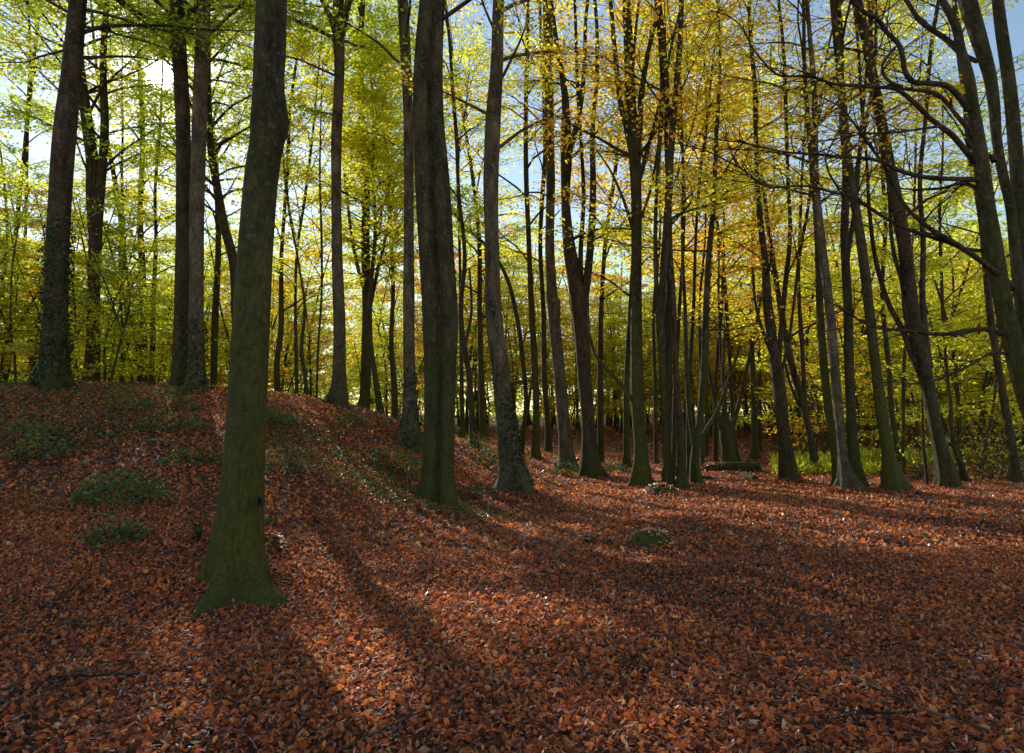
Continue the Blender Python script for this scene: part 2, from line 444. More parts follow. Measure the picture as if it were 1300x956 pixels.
def grow(stems, h0, org, r, n_limb, Lmax, n_sec=12, nleaf=22, leaf=.085, up=45, spread=.24, leafless=0., bare=0.25):
    """limbs, side shoots and leaves above height h0 on each stem path; returns (limb tubes, leaf arrays)"""
    tb, LV = [], []
    starts, az, Ls, rad, ele = [], [], [], [], []
    for st in stems:
        zt = st[:, 2]
        top = zt[-1]
        if top < h0 + .5:
            continue
        n = max(3, int(n_limb / len(stems)))
        hs = np.sort(h0 + (top - h0) * (np.linspace(0, 1, n) ** .85) * .99)
        a0 = r.random() * 6.28
        for i, h in enumerate(hs):
            p = np.array([np.interp(h, zt, st[:, j]) for j in range(4)])
            f = (h - h0) / (top - h0)
            starts.append(p[:3]); rad.append(min(p[3] * .5, .055) * r.uniform(.6, 1))
            az.append(a0 + i * 2.4 + r.normal(0, .4))
            Ls.append(Lmax * (1 - .62 * f ** 1.6) * r.uniform(.6, 1.1) * (.75 + .25 * min(1, f * 5)))
            ele.append(math.radians(up * (.55 + .75 * f) + r.normal(0, 9)))
    if not starts:
        return None, None
    S, az, Ls, rad, ele = np.array(starts), np.array(az), np.array(Ls), np.array(rad), np.array(ele)
    m, n = len(S), 7
    P = np.zeros((m, n, 3)); P[:, 0] = S
    e, a = ele.copy(), az.copy()
    for j in range(1, n):
        d = np.stack([np.cos(a) * np.cos(e), np.sin(a) * np.cos(e), np.sin(e)], -1)
        P[:, j] = P[:, j - 1] + d * (Ls / (n - 1))[:, None]
        e = e * .86 + r.normal(0, .10, m); a = a + r.normal(0, .16, m)
    R = rad[:, None] * np.linspace(1, .14, n)[None] + .003
    tb.append(tubes(P, R, 6))
    # side shoots
    k = m * n_sec
    li = np.repeat(np.arange(m), n_sec)
    t = np.tile((np.arange(n_sec) + .5) / n_sec, m) * (1 - bare) + bare + r.normal(0, .03, k)
    t = np.clip(t, .1, 1) * (n - 1)
    j0 = np.minimum(t.astype(int), n - 2); u = (t - j0)[:, None]
    S2 = P[li, j0] * (1 - u) + P[li, j0 + 1] * u
    d = norm(P[li, j0 + 1] - P[li, j0])
    hz = norm(np.stack([-d[:, 1], d[:, 0], np.zeros(k)], -1))
    sg = np.where(np.tile(np.arange(n_sec), m) % 2, 1., -1.)[:, None] * r.uniform(.5, 1.3, (k, 1))
    d2 = norm(d * np.array([1, 1, .6]) + hz * sg + r.normal(0, .16, (k, 3)))
    L2 = (Ls[li] * (.16 + .34 * (1 - t / (n - 1))) * r.uniform(.6, 1.3, k) + .25)
    n2 = 4
    P2 = np.zeros((k, n2, 3)); P2[:, 0] = S2
    for j in range(1, n2):
        P2[:, j] = P2[:, j - 1] + d2 * (L2 / (n2 - 1))[:, None]
        d2 = norm(d2 + r.normal(0, .16, (k, 3)) + np.array([0, 0, -.03]))
    kp = np.ones(k, bool) if org is None else carve(P2[:, 1] + org, np.random.default_rng(1)) & carve(P2[:, 3] + org, np.random.default_rng(1))
    P2, L2, S2 = P2[kp], L2[kp], S2[kp]; k = len(P2)
    tb.append(tubes(P2, (.0062 * np.clip(L2, .4, 1.6))[:, None] * np.linspace(1, .3, n2)[None] + .0015, 4))
    # leaves in flat sprays
    keep = np.ones(k, bool) if leafless <= 0 else r.random(k) > leafless
    c = np.nonzero(keep)[0]
    cnt = np.maximum(3, (nleaf * L2[c] / L2.mean() * r.uniform(.5, 1.4, len(c)))).astype(int)
    ii = np.repeat(c, cnt)
    q = len(ii)
    tt = np.clip(r.random(q) ** .8, .02, 1) * (n2 - 1)
    j0 = np.minimum(tt.astype(int), n2 - 2); u = (tt - j0)[:, None]
    d = norm(P2[ii, j0 + 1] - P2[ii, j0])
    hz = norm(np.stack([-d[:, 1], d[:, 0], np.zeros(q)], -1))
    lat = r.normal(0, 1, q) * spread * np.clip(L2[ii], .4, 1.6)
    pos = P2[ii, j0] * (1 - u) + P2[ii, j0 + 1] * u + hz * lat[:, None] + np.stack([np.zeros(q), np.zeros(q), r.normal(0, .055, q) - .10 * np.abs(lat)], -1)
    ax = norm(d * .8 + hz * np.sign(lat)[:, None] * r.uniform(.2, 1.2, (q, 1)) + r.normal(0, .35, (q, 3)) + np.array([0, 0, -.15]))
    nr = norm(np.array([0, 0, 1.]) + r.normal(0, .65, (q, 3)))
    tint = np.clip(r.normal(.5, .17, q) + .16 * snoise(pos, .7, int(r.integers(1e6))) + np.repeat(r.normal(0, .10, len(c)), cnt), 0, 1)
    sz = leaf * r.uniform(.65, 1.25, q)
    return tb, (pos, ax, nr, sz, tint)


# pools of light on the ground: canopy gaps along the sun's line that let them through.  (x, y, half length along the beam, half width)
GAPS = [(1.75, -3.25, .9, .32, 1.), (4.5, 14.8, 1.5, 1.2, .97), (6.5, 14.3, 1.5, 1.2, .97), (8.5, 14.0, 1.5, 1.2, .97), (10.5, 13.8, 1.5, 1.2, .97), (12.5, 14, 1.5, 1.2, .9),
        (4.5, 10.6, 1.2, .45, .9), (6.2, 10.2, 1.2, .5, .9), (7.6, 9.8, 1.1, .4, .9), (5.2, 12.2, 1., .5, .8),
        (1.4, 15.5, 2., .4, .95), (2.3, 14.2, 2., .35, .95), (.9, 13.2, 1.8, .35, .9), (3.3, 13.2, 1.6, .3, .9), (-.3, 11.6, 1.2, .25, .9), (3.0, 17.2, 1.5, .6, .9),
        (-.9, 5.9, 1.1, .32, .95), (-1.25, 4.7, .8, .25, .9), (-2.15, 8.0, 1., .22, .9), (1.9, 6.4, .7, .45, .9), (3.2, 6.8, .6, .25, .8), (.4, 6.2, .6, .15, .8),
        (5.5, 18.6, 1.5, 1.1, .95), (7.4, 18.2, 1.5, 1.1, .95), (9.3, 17.6, 1.5, 1.1, .95), (-.6, 19.5, 1., .6, .8), (5.5, 26, 3, 1.8, .9), (7.5, 33, 4, 3, .9), (3.2, 25, 2, .8, .9), (10, 27, 3, 1.5, .8), (7.4, 22.3, 1.3, .9, .95), (9.2, 22.3, 1.3, .9, .95), (11.5, 22.5, 1.3, .9, .9)]


def carve(pos, r):
    keep = np.ones(len(pos), bool)
    if not GAPS:
        return keep
    t = pos[:, 2] / SUN[2]
    gxy = pos[:, :2] - SUN[None, :2] * t[:, None]
    d = SUN[:2] / np.linalg.norm(SUN[:2]); nrm = np.array([-d[1], d[0]])
    for (x, y, a, b_, pr) in GAPS:
        a, b_ = a * 1.15, b_ * 1.3
        v = gxy - np.array([x, y])
        rr = (v @ d / a) ** 2 + (v @ nrm / b_) ** 2
        keep &= ~((rr < 1) & (r.random(len(pos)) < pr))
    return keep


def finish(t, base, trunk, leafdata, bark, hue, r):
    obj('trunk', trunk.mesh('trunk', BARK[bark], True), t)
    if leafdata is not None:
        pos, ax, nr, sz, tint = leafdata
        kp = carve(pos + base, r)
        pos, ax, nr, sz, tint = pos[kp], ax[kp], nr[kp], sz[kp], tint[kp]
        C = Mesh()
        V, Fq = leaves(pos, ax, nr, sz, sz * .62)
        C.add(V, Fq, tint=np.repeat(tint, 4))
        obj('crown', C.mesh('crown', LEAF[hue]), t)


SEED = [100]


def traced_tree(label, D, stems, hue='yellow', bark='brown', H=None, h0=None, flare=.9, roots=5, lobe=0., name='beech_tree', group=None,
                n_limb=None, Lmax=4.3, nleaf=None, n_sec=12, sides=None, rough=.035, leaf=None, base_px=None, leafless=0., up=60, cat='tree', ext_r=.35):
    """a tree whose stems were measured on the photograph: (px, py, width) rows at depth D, carried on above the frame"""
    SEED[0] += 1
    r = np.random.default_rng(SEED[0])
    p0 = at(stems[0][0][0], stems[0][0][1], D)
    base = np.array([p0[0], D, gz(p0[0], D)])
    t = thing(name, label, cat, base, group)
    left_ = stems[0][0][0] < 520
    nleaf = nleaf or (26 if left_ else 19)
    n_limb = n_limb or ((72 if stems[0][0][0] < 330 else 52) if left_ else 22)
    H = H or max(19, 10 + .55 * D) + r.uniform(-1.5, 2.5)
    h0 = h0 if h0 is not None else 1.2 + .43 * D
    T = Mesh()
    paths = []
    for si, st in enumerate(stems):
        yd = r.uniform(-.35, .35) if si else 0
        rows = []
        for i, (px, py, wd) in enumerate(st):
            p = at(px, py, D + yd * i / max(1, len(st) - 1)) - base
            rows.append([*p, wd * D / F / 2 * (1. if D < 14 else .92)])
        if si == 0:
            rows[0][2] = min(rows[0][2], .05)
            b0 = list(rows[0]); b0[2] = -.35
            if rows[0][2] > .02:
                rows.insert(0, [rows[0][0], rows[0][1], 0., rows[0][3]])
            rows.insert(0, b0)
        top = rows[-1]
        if top[2] < H - 1 and not (si > 0 and st[-1][2] <= 3):
            d = np.array(rows[-1][:3]) - np.array(rows[-2][:3]); d /= np.linalg.norm(d)
            p = np.array(top[:3]); rad = top[3]
            k = max(2, int((H - top[2]) / 1.6))
            stp = (H - top[2]) / k
            for j in range(k):
                d = d + r.normal(0, .05, 3) + np.array([0, r.normal(0, .02), .05]); d /= np.linalg.norm(d)
                p = p + d * stp / max(d[2], .5)
                rows.append([*p, max(.012, rad * (1 - (j + 1) / k) ** .8 + .012)])
        path = smooth_path(rows, .065 if D < 10 else (.11 if D < 18 else .22))
        path[:, 3] = np.maximum(path[:, 3], .008)
        sd = sides or (56 if D < 10 else (36 if D < 18 else 20))
        stem_tube(T, path, sd if si == 0 else max(10, sd - 6), SEED[0] * 7 + si, flare if si == 0 else 0, roots, lobe if si == 0 else 0, rough, zb=0.)
        paths.append(path)
    tb, lf = grow(paths, h0, base, r, n_limb, Lmax, n_sec, nleaf, leaf or (.082 + .0018 * D), up, leafless=leafless)
    for V, Fq in tb or []:
        T.add(V, Fq, rise=np.full(len(V), 9.))
    finish(t, base, T, lf, bark, hue, r)
    t['_paths'] = 0
    del t['_paths']
    return t, base, paths


def ivy_on(t, paths, z0, z1, n, seed, size=.07, arc=None, puff=.05):
    r = np.random.default_rng(seed)
    pa = paths[0]
    z = z0 + (z1 - z0) * r.random(n) ** 1.5
    c = np.stack([np.interp(z, pa[:, 2], pa[:, j]) for j in range(4)], -1)
    a = r.uniform(0, 6.28, n) if arc is None else r.normal(arc[0], arc[1], n)
    o = np.stack([np.cos(a), np.sin(a), np.zeros(n)], -1)
    pos = c[:, :3] + o * (c[:, 3:4] * 1.04 + np.abs(r.normal(0, puff, (n, 1))))
    ax = norm(np.stack([r.normal(0, .6, n), r.normal(0, .6, n), -np.ones(n) * .6], -1))
    V, Fq = leaves(pos, ax, norm(o + r.normal(0, .5, (n, 3))), size * r.uniform(.6, 1.3, n), size * .85 * r.uniform(.6, 1.2, n))
    C = Mesh(); C.add(V, Fq, tint=np.repeat(np.clip(r.normal(.45, .25, n), 0, 1), 4))
    obj('ivy', C.mesh('ivy', LEAF['ivy']), t)


# ------------------------------------------------------------------ the trees one can follow in the photograph
TT = traced_tree
t, b_, pa = TT('thick moss-green trunk nearest the camera, standing alone at the foot of the bank', 7.1,
   [[(305, 757, 66), (302, 703, 57), (306, 644, 52), (312, 546, 48), (318, 424, 46), (326, 290, 43), (333, 215, 42), (339, 178, 43), (342, 160, 48), (342, 138, 45), (341, 118, 41), (343, 60, 41), (346, -60, 39)]],
   'green', 'green', H=21, h0=9.5, flare=1.0, roots=6, rough=.035)
# a healed knot on its right side
K = Mesh()
th = np.linspace(0, 2 * math.pi, 14, endpoint=False)
kc = at(330, 637, 6.85) - b_
rows = []
for rr_, dy in ((.052, .05), (.05, -.02), (.036, -.035), (.024, -.005), (.004, .03)):
    rows.append(np.stack([kc[0] + rr_ * .7 * np.cos(th), np.full(14, kc[1] + dy), kc[2] + rr_ * np.sin(th)], -1))
V = np.concatenate(rows); i = np.arange(70).reshape(5, 14)
K.add(V, np.stack([i[:-1], np.roll(i[:-1], -1, 1), np.roll(i[1:], -1, 1), i[1:]], -1).reshape(-1, 4), rise=np.full(70, 3.))
obj('knot', K.mesh('knot', BARK['brown'], True), t)

t, b_, pa = TT('tall dark trunk on the left shoulder of the bank with ivy round its foot', 14,
   [[(66, 492, 40), (68, 450, 33), (70, 410, 31), (75, 276, 29), (81, 184, 30), (92, 80, 26), (99, 0, 23), (106, -80, 22)]], 'green', 'brown', flare=.6, up=40)
ivy_on(t, pa, .0, 3.6, 1700, 3, .075)
TT('forked dark trunk just right of the ivy-footed trunk on the bank', 19,
   [[(116, 480, 21), (118, 440, 18), (119, 373, 16), (121, 310, 17)], [(120, 315, 13), (114, 255, 10), (113, 184, 9), (106, 100, 7), (96, 10, 6)], [(121, 312, 14), (128, 235, 12), (133, 166, 11), (131, 80, 9), (136, 0, 8)]], 'green', 'brown', h0=6.5)
TT('left-hand dark stem of the close pair on top of the bank', 16, [[(230, 488, 26), (231, 400, 21), (233, 276, 20), (232, 150, 20), (227, 60, 20), (223, -20, 18)]], 'lime', 'brown', flare=.5)
t, b_, pa = TT('paler right-hand stem of the close pair on top of the bank', 15.6, [[(248, 495, 22), (249, 400, 19), (250, 276, 19), (253, 150, 20), (257, 60, 20), (261, -30, 19)]], 'green', 'grey', flare=.5)
ivy_on(t, pa, 0, 1.6, 500, 4, .08)
TT('crooked dark trunk half hidden by the nearest mossy trunk', 21, [[(301, 485, 13), (300, 420, 12), (299, 375, 13), (296, 330, 13), (286, 292, 12), (276, 240, 11), (268, 190, 10), (264, 120, 9)]], 'green', 'brown', h0=6)
TT('slim straight trunk between the close pair and the nearest mossy trunk', 25, [[(272, 486, 8), (273, 400, 9), (277, 320, 8), (276, 250, 8), (270, 170, 7)]], 'lime', 'mossy', h0=6)
TT('pale grey trunk on the right shoulder of the bank, forking at the picture top', 18.6,
   [[(432, 514, 20), (431, 470, 17), (431, 420, 17), (428, 322, 15), (427, 258, 14), (427, 175, 15), (431, 80, 15), (430, 48, 17)],
    [(430, 55, 11), (422, 28, 9), (409, 0, 7), (396, -40, 7)], [(431, 52, 12), (439, 20, 10), (443, -10, 9)]], 'green', 'grey', h0=8)
TT('olive trunk with steep side limbs right of the pale forking trunk', 24,
   [[(463, 522, 14), (465, 460, 14), (466, 403, 14), (464, 318, 12), (464, 230, 11), (460, 160, 9), (458, 60, 8)], [(466, 410, 6), (478, 350, 5), (492, 290, 4), (500, 230, 3)], [(466, 380, 6), (452, 330, 5), (444, 280, 4)]], 'lime', 'mossy', h0=6)
TT('thin leaning mossy stem against the olive trunk', 23, [[(483, 521, 9), (477, 482, 8), (471, 440, 7), (470, 380, 6), (476, 300, 5), (474, 220, 4)]], 'lime', 'mossy', h0=4.5, H=13, Lmax=2.6)
TT('dark ivy-clad stem between the olive trunk and the ivy-footed grey trunk', 25, [[(502, 527, 8), (500, 480, 8), (497, 440, 7), (499, 370, 6), (495, 280, 6)]], 'green', 'mossy', h0=5, H=16)
t, b_, pa = TT('grey trunk with ivy at its foot behind the left of the twin-stemmed trunk', 17.5,
   [[(521, 548, 25), (520, 493, 18), (519, 436, 16), (519, 368, 16), (519, 300, 14), (519, 230, 14), (518, 138, 14), (515, 69, 16), (511, 0, 16), (506, -60, 15)]], 'green', 'grey', flare=.7)
ivy_on(t, pa, 0, 2.0, 420, 6, .08)
TT('massive twin-stemmed trunk with a deep seam at the centre of the picture', 13.0,
   [[(557, 641, 44), (557, 606, 37), (558, 550, 38), (559, 465, 41), (559, 414, 45), (554, 322, 46), (549, 230, 46), (544, 138, 41), (545, 60, 37), (549, 0, 34), (554, -60, 32)]],
   'green', 'mossy', flare=.95, roots=5, lobe=.6, sides=52, rough=.03, h0=9.5, H=24)
t, b_, pa = TT('bowed grey trunk with a spreading root on its right, next to the twin-stemmed trunk', 15.9,
   [[(655, 622, 40), (648, 580, 31), (640, 521, 25), (635, 465, 25), (628, 414, 23), (625, 322, 20), (624, 207, 22), (627, 138, 22), (630, 92, 19), (633, 0, 17), (637, -60, 16)]], 'gold', 'grey', flare=1.1, roots=5)
ivy_on(t, pa, .1, 2.3, 520, 7, .075, arc=(-.9, .6))
TT('slender stem leaning left under a cloak of hanging ivy', 25, [[(662, 580, 7), (668, 507, 6), (664, 460, 6), (655, 397, 6), (640, 345, 5), (618, 312, 4), (600, 296, 3)]], 'green', 'brown', h0=7, H=9.5, n_limb=10, Lmax=2.0)

TT('tall grey trunk with a stub of a broken branch right of the bowed grey trunk', 22.3,
   [[(720, 597, 24), (718, 564, 19), (712, 493, 17), (704, 408, 17), (698, 322, 13), (699, 230, 13), (697, 140, 14), (696, 92, 15), (695, 0, 14), (694, -60, 13)], [(705, 415, 7), (709, 395, 6), (710, 380, 2)]], 'yellow', 'grey', flare=.6, h0=9)
TT('dark ridged trunk splitting into several stems right of the tall grey trunk', 20.2,
   [[(749, 604, 25), (747, 549, 19), (741, 465, 20), (737, 400, 24), (729, 350, 20), (724, 322, 18), (718, 253, 13), (719, 198, 17), (717, 120, 10), (706, 50, 7), (698, -20, 6)],
    [(738, 405, 13), (748, 330, 11), (753, 240, 9), (752, 170, 7), (758, 90, 6), (756, 10, 5)], [(719, 205, 10), (732, 160, 8), (741, 100, 7), (744, 20, 5)], [(741, 400, 8), (737, 330, 7), (741, 250, 6), (737, 170, 5)]], 'yellow', 'brown', h0=7, flare=.6)
TT('slim mossy trunk glimpsed between the bowed grey trunk and the tall grey trunk', 24.5, [[(680, 580, 11), (681, 520, 9), (679, 465, 9), (675, 394, 8), (672, 320, 7), (668, 220, 7), (668, 120, 6)]], 'gold', 'mossy', h0=7)
TT('dark slim trunk just left of the tall grey trunk', 27, [[(697, 585, 9), (695, 530, 8), (692, 493, 8), (690, 400, 7), (686, 300, 6)]], 'yellow', 'brown', h0=6)
TT('crooked dark stem right of the twin-stemmed trunk', 22, [[(601, 556, 9), (598, 510, 8), (594, 465, 8), (588, 436, 8), (585, 394, 7), (590, 330, 6), (582, 240, 5)], [(590, 440, 5), (598, 400, 4), (596, 340, 3)]], 'lime', 'brown', h0=5.5)
TT('straight mossy pole close beside the twin-stemmed trunk', 26, [[(587, 552, 6), (586, 480, 6), (585, 400, 5), (583, 300, 4)]], 'lime', 'mossy', h0=6, H=15)
TT('straight pole a little left of the bowed grey trunk', 28, [[(613, 552, 8), (611, 480, 8), (609, 400, 7), (608, 300, 6)]], 'yellow', 'mossy', h0=6, H=18)
TT('tall green-sided trunk beside the path with limbs fanning upward', 17.4,
   [[(815, 616, 26), (814, 578, 18), (810, 521, 17), (808, 436, 16), (808, 380, 15), (808, 322, 15), (807, 230, 16), (806, 205, 17)],
    [(806, 212, 11), (797, 170, 9), (789, 138, 8), (782, 80, 7), (777, 23, 6), (772, -40, 5)], [(807, 208, 11), (811, 170, 9), (815, 115, 8), (822, 70, 7), (832, 28, 6), (840, -30, 5)],
    [(809, 240, 7), (822, 190, 6), (838, 130, 5), (850, 70, 4), (866, 0, 3)], [(807, 180, 6), (803, 120, 5), (806, 50, 4)],
    [(802, 508, 6), (786, 485, 5), (767, 465, 4), (756, 450, 4), (749, 425, 3), (747, 380, 2)], [(806, 300, 5), (790, 250, 4), (774, 215, 3), (757, 190, 2)], [(809, 290, 5), (826, 240, 4), (836, 180, 3)]], 'gold', 'green', h0=8.5, flare=.9, leafless=.25, nleaf=16)
TT('forked pale-green stem at the left of the slim cluster by the path', 17.0, [[(848, 617, 15), (847, 580, 12), (846, 549, 11)], [(846, 556, 8), (842, 493, 7), (836, 408, 7), (832, 320, 6), (834, 230, 5)], [(847, 555, 8), (850, 480, 8), (849, 400, 7), (851, 300, 6), (846, 200, 5)]], 'yellow', 'mossy', h0=6.5)
TT('straight stem in the middle of the slim cluster by the path', 16.7, [[(865, 622, 13), (865, 549, 10), (860, 500, 9), (858, 465, 8), (855, 380, 7), (850, 290, 6), (853, 200, 5)]], 'gold', 'brown', h0=6.5, H=18)
TT('low-forking mossy stem at the right of the slim cluster by the path', 18.0, [[(882, 611, 13), (882, 580, 11), (884, 566, 10)], [(883, 572, 8), (877, 535, 7), (872, 470, 6), (870, 400, 5), (866, 300, 4)], [(884, 570, 7), (895, 548, 6), (911, 521, 5), (922, 490, 4), (940, 440, 3)]], 'yellow', 'mossy', h0=4.0, H=14, up=30)
TT('thin pole hidden behind the slim cluster by the path', 20, [[(856, 606, 6), (857, 500, 6), (862, 400, 5), (868, 300, 4)]], 'yellow', 'brown', h0=6, H=15)
TT('thin dark pole right behind the slim cluster by the path', 20.5, [[(875, 604, 6), (874, 500, 6), (880, 400, 5), (884, 290, 4)]], 'gold', 'brown', h0=6, H=16)
TT('broad pollarded trunk beside the fallen log at the path end', 24.5, [[(925, 592, 20), (924, 568, 18), (922, 550, 20), (921, 538, 15), (919, 515, 6), (917, 480, 4), (914, 430, 3)], [(919, 556, 8), (911, 525, 6), (902, 480, 4), (890, 420, 3)], [(926, 556, 8), (936, 520, 6), (948, 470, 5), (962, 400, 4)], [(922, 556, 6), (921, 520, 5), (918, 480, 4), (920, 420, 3)]], 'gold', 'mossy', h0=4.2, H=13, flare=.3)
TT('dark stem leaning against the broad pollarded trunk', 25.5, [[(936, 590, 7), (932, 560, 6), (930, 520, 6), (926, 450, 5)]], 'gold', 'brown', h0=5, H=14)
TT('mossy pole standing beyond the fallen log', 28, [[(959, 586, 10), (958, 550, 8), (957, 500, 8), (954, 430, 7), (956, 340, 6)]], 'yellow', 'mossy', h0=5.5, H=17)
TT('thick pair of joined dark stems between the log and the clearing', 18.4,
   [[(1003, 614, 24), (999, 575, 18), (995, 549, 16), (989, 493, 17), (981, 436, 14), (974, 380, 13), (972, 340, 10), (964, 270, 8), (960, 190, 6)], [(992, 612, 9), (992, 560, 8), (988, 500, 7), (990, 440, 7), (996, 370, 7), (1003, 300, 6), (1000, 220, 5)],
    [(984, 460, 6), (972, 430, 5), (962, 400, 4), (955, 340, 3)], [(990, 480, 5), (1000, 440, 5), (1006, 400, 4)]], 'gold', 'brown', h0=5.5, flare=.7, leafless=.2)
TT('small dark forked tree standing in the green patch', 22, [[(1035, 599, 11), (1029, 555, 9), (1023, 527, 9)], [(1024, 530, 5), (1012, 510, 4), (1004, 490, 4), (996, 460, 3)], [(1023, 528, 7), (1020, 480, 6), (1018, 436, 6), (1014, 370, 5), (1016, 280, 4)]], 'gold', 'brown', h0=4.2, H=13)
TT('left-hand leaning stem of the clump at the clearing edge', 16.6, [[(1066, 617, 14), (1058, 560, 11), (1052, 521, 11), (1046, 465, 11), (1041, 394, 10), (1038, 300, 9), (1030, 200, 8), (1022, 100, 6), (1020, 0, 5)]], 'gold', 'green', h0=7)
TT('bright-edged main stem of the clump at the clearing edge', 16.0, [[(1078, 624, 24), (1072, 592, 14), (1065, 521, 12), (1057, 436, 13), (1052, 380, 12), (1042, 300, 11), (1036, 230, 9), (1034, 120, 8), (1026, 20, 6)]], 'yellow', 'grey', flare=1.0, h0=7)
TT('right-hand stem of the clump at the clearing edge', 16.3, [[(1090, 620, 18), (1084, 578, 14), (1079, 493, 13), (1076, 380, 12), (1072, 300, 11), (1074, 220, 10), (1068, 130, 9), (1066, 30, 8)], [(1075, 330, 7), (1086, 260, 6), (1092, 180, 5), (1100, 90, 4)]], 'gold', 'mossy', h0=7)
TT('mossy leaning trunk alone on the leaf-covered clearing', 15.7,
   [[(1134, 624, 26), (1128, 578, 16), (1119, 521, 15), (1112, 465, 13), (1102, 380, 13), (1097, 336, 13), (1087, 268, 12), (1082, 241, 12), (1074, 177, 11), (1069, 122, 11), (1062, 54, 9), (1056, -10, 8)], [(1083, 250, 7), (1094, 180, 6), (1108, 110, 5), (1112, 20, 4)]], 'yellow', 'green', flare=1.0, h0=8, leafless=.2)
TT('brown leaning trunk forking into three at the back of the clearing', 16.7,
   [[(1203, 617, 24), (1189, 549, 16), (1181, 507, 17), (1175, 480, 18)], [(1174, 485, 10), (1160, 456, 9), (1147, 422, 8), (1130, 390, 7), (1113, 336, 6), (1104, 270, 5), (1100, 200, 4)], [(1173, 480, 9), (1160, 430, 8), (1151, 404, 7), (1146, 363, 6), (1135, 322, 5), (1128, 240, 4)], [(1177, 485, 11), (1178, 465, 10), (1174, 422, 9), (1171, 380, 8), (1172, 314, 7), (1168, 230, 6), (1176, 140, 5)]], 'yellow', 'brown', h0=6.5, flare=.7)
TT('slim dark trunk leaning left at the far right of the clearing', 18, [[(1290, 612, 11), (1277, 521, 10), (1267, 465, 9), (1260, 422, 9), (1252, 350, 8), (1244, 270, 7)]], 'lime', 'brown', h0=5.5)
TT('pencil-thin upright stem just left of the brown forked trunk', 17.4, [[(1177, 612, 4), (1172, 560, 4), (1171, 521, 3), (1169, 450, 3)]], 'lime', 'brown', h0=2.5, H=7, n_limb=10, Lmax=1.6, flare=.2)
TT('slim mossy stem behind the mossy leaning trunk', 21, [[(1142, 600, 9), (1136, 550, 7), (1132, 521, 7), (1128, 465, 7), (1120, 380, 6), (1124, 280, 5)]], 'lime', 'mossy', h0=4.5, H=15)
TT('thin crooked stem just right of the brown forked trunk', 19, [[(1225, 608, 7), (1214, 575, 6), (1208, 550, 6), (1207, 515, 5), (1203, 480, 4), (1198, 420, 4)], [(1211, 570, 3), (1222, 550, 3), (1232, 538, 2)]], 'lime', 'brown', h0=3.5, H=11, n_limb=16, Lmax=2.4)
for px, py, w_, lab in ((909, 586, 6, 'far slim pole just left of the broad pollarded trunk'), (898, 579, 5, 'far slim pole behind the low-forking mossy stem'), (892, 590, 5, 'short slim pole between the cluster and the pollarded trunk'),
                        (965, 576, 6, 'far dark pole behind the mossy pole beyond the log'), (833, 588, 6, 'far slim pole between the green-sided trunk and the slim cluster'), (796, 590, 9, 'mossy pole just left of the green-sided trunk'),
                        (763, 588, 9, 'slim dark pole right of the dark ridged trunk'), (1148, 592, 5, 'slim pole deep in the green-gold wood behind the clearing')):
    D = 1.6 * F / max(py - 532, 30)
    TT(lab, min(D, 34), [[(px, py, w_), (px - 1, py - 90, w_ * .9), (px + rng.uniform(-8, 8), py - 190, w_ * .75), (px + rng.uniform(-12, 12), py - 300, w_ * .6)]], ['yellow', 'gold', 'lime'][px % 3], ['mossy', 'brown'][px % 2], h0=5, H=17, flare=.4)
# stems standing in the thicket behind the bank
for lab, D, st, hue in (
        ('left stem of the three-stemmed clump seen beyond the bank top', 24, [(180, 478, 11), (176, 440, 9), (169, 415, 9), (162, 385, 8), (155, 359, 7), (154, 290, 6)], 'lime'),
        ('tallest stem of the three-stemmed clump seen beyond the bank top', 24.5, [(184, 478, 11), (182, 420, 10), (181, 345, 9), (178, 280, 8), (181, 190, 7)], 'green'),
        ('right stem of the three-stemmed clump seen beyond the bank top', 24.5, [(193, 478, 7), (194, 430, 7), (195, 373, 6), (198, 310, 5), (197, 240, 4)], 'lime'),
        ('leaning stem at the left edge of the thicket beyond the bank', 22, [(5, 470, 9), (9, 430, 8), (16, 380, 7), (20, 300, 6), (28, 220, 5)], 'lime'),
        ('short stout stem left of the ivy-footed trunk', 22, [(42, 480, 9), (40, 445, 8), (37, 410, 7), (30, 360, 5), (33, 280, 4)], 'green'),
        ('thin stem right of the forked dark trunk on the bank', 23, [(154, 482, 5), (157, 440, 5), (162, 400, 5), (160, 340, 4)], 'lime'),
        ('sinuous dark stem just right of the nearest mossy trunk', 22, [(353, 500, 9), (352, 454, 8), (356, 426, 8), (357, 375, 7), (357, 332, 6), (361, 270, 5)], 'lime'),
        ('thin pole between the sinuous stem and the pale forking trunk', 22, [(377, 502, 5), (376, 450, 5), (375, 390, 4), (377, 320, 4)], 'yellow'),
        ('bowed thin stem left of the pale forking trunk', 21, [(391, 506, 5), (386, 470, 5), (383, 448, 5), (387, 389, 4), (380, 340, 3)], 'lime'),
        ('hair-thin upright stem close left of the pale forking trunk', 21, [(402, 508, 3), (404, 440, 3), (408, 380, 3)], 'yellow')):
    TT(lab, D, [st], hue, 'mossy' if D < 23 else 'brown', h0=3.2, H=min(18, 8 + st[0][2]), flare=.3, n_limb=18, Lmax=2.8, nleaf=16)

# ------------------------------------------------------------------ near tree at the right edge: leaning stems and long traced boughs
SEED[0] = 400
r = np.random.default_rng(400)
base = np.array([6.5, 8.0, gz(6.5, 8.0)])
t = thing('beech_tree', 'near mossy tree leaning in from the right edge with long crooked boughs', 'tree', base)


def trace(rows, D0, D1=None):
    D1 = D0 if D1 is None else D1
    out = []
    for i, (px, py, wd) in enumerate(rows):
        D = D0 + (D1 - D0) * i / (len(rows) - 1)
        out.append([*(at(px, py, D) - base), wd * D / F / 2 * .87])
    return out


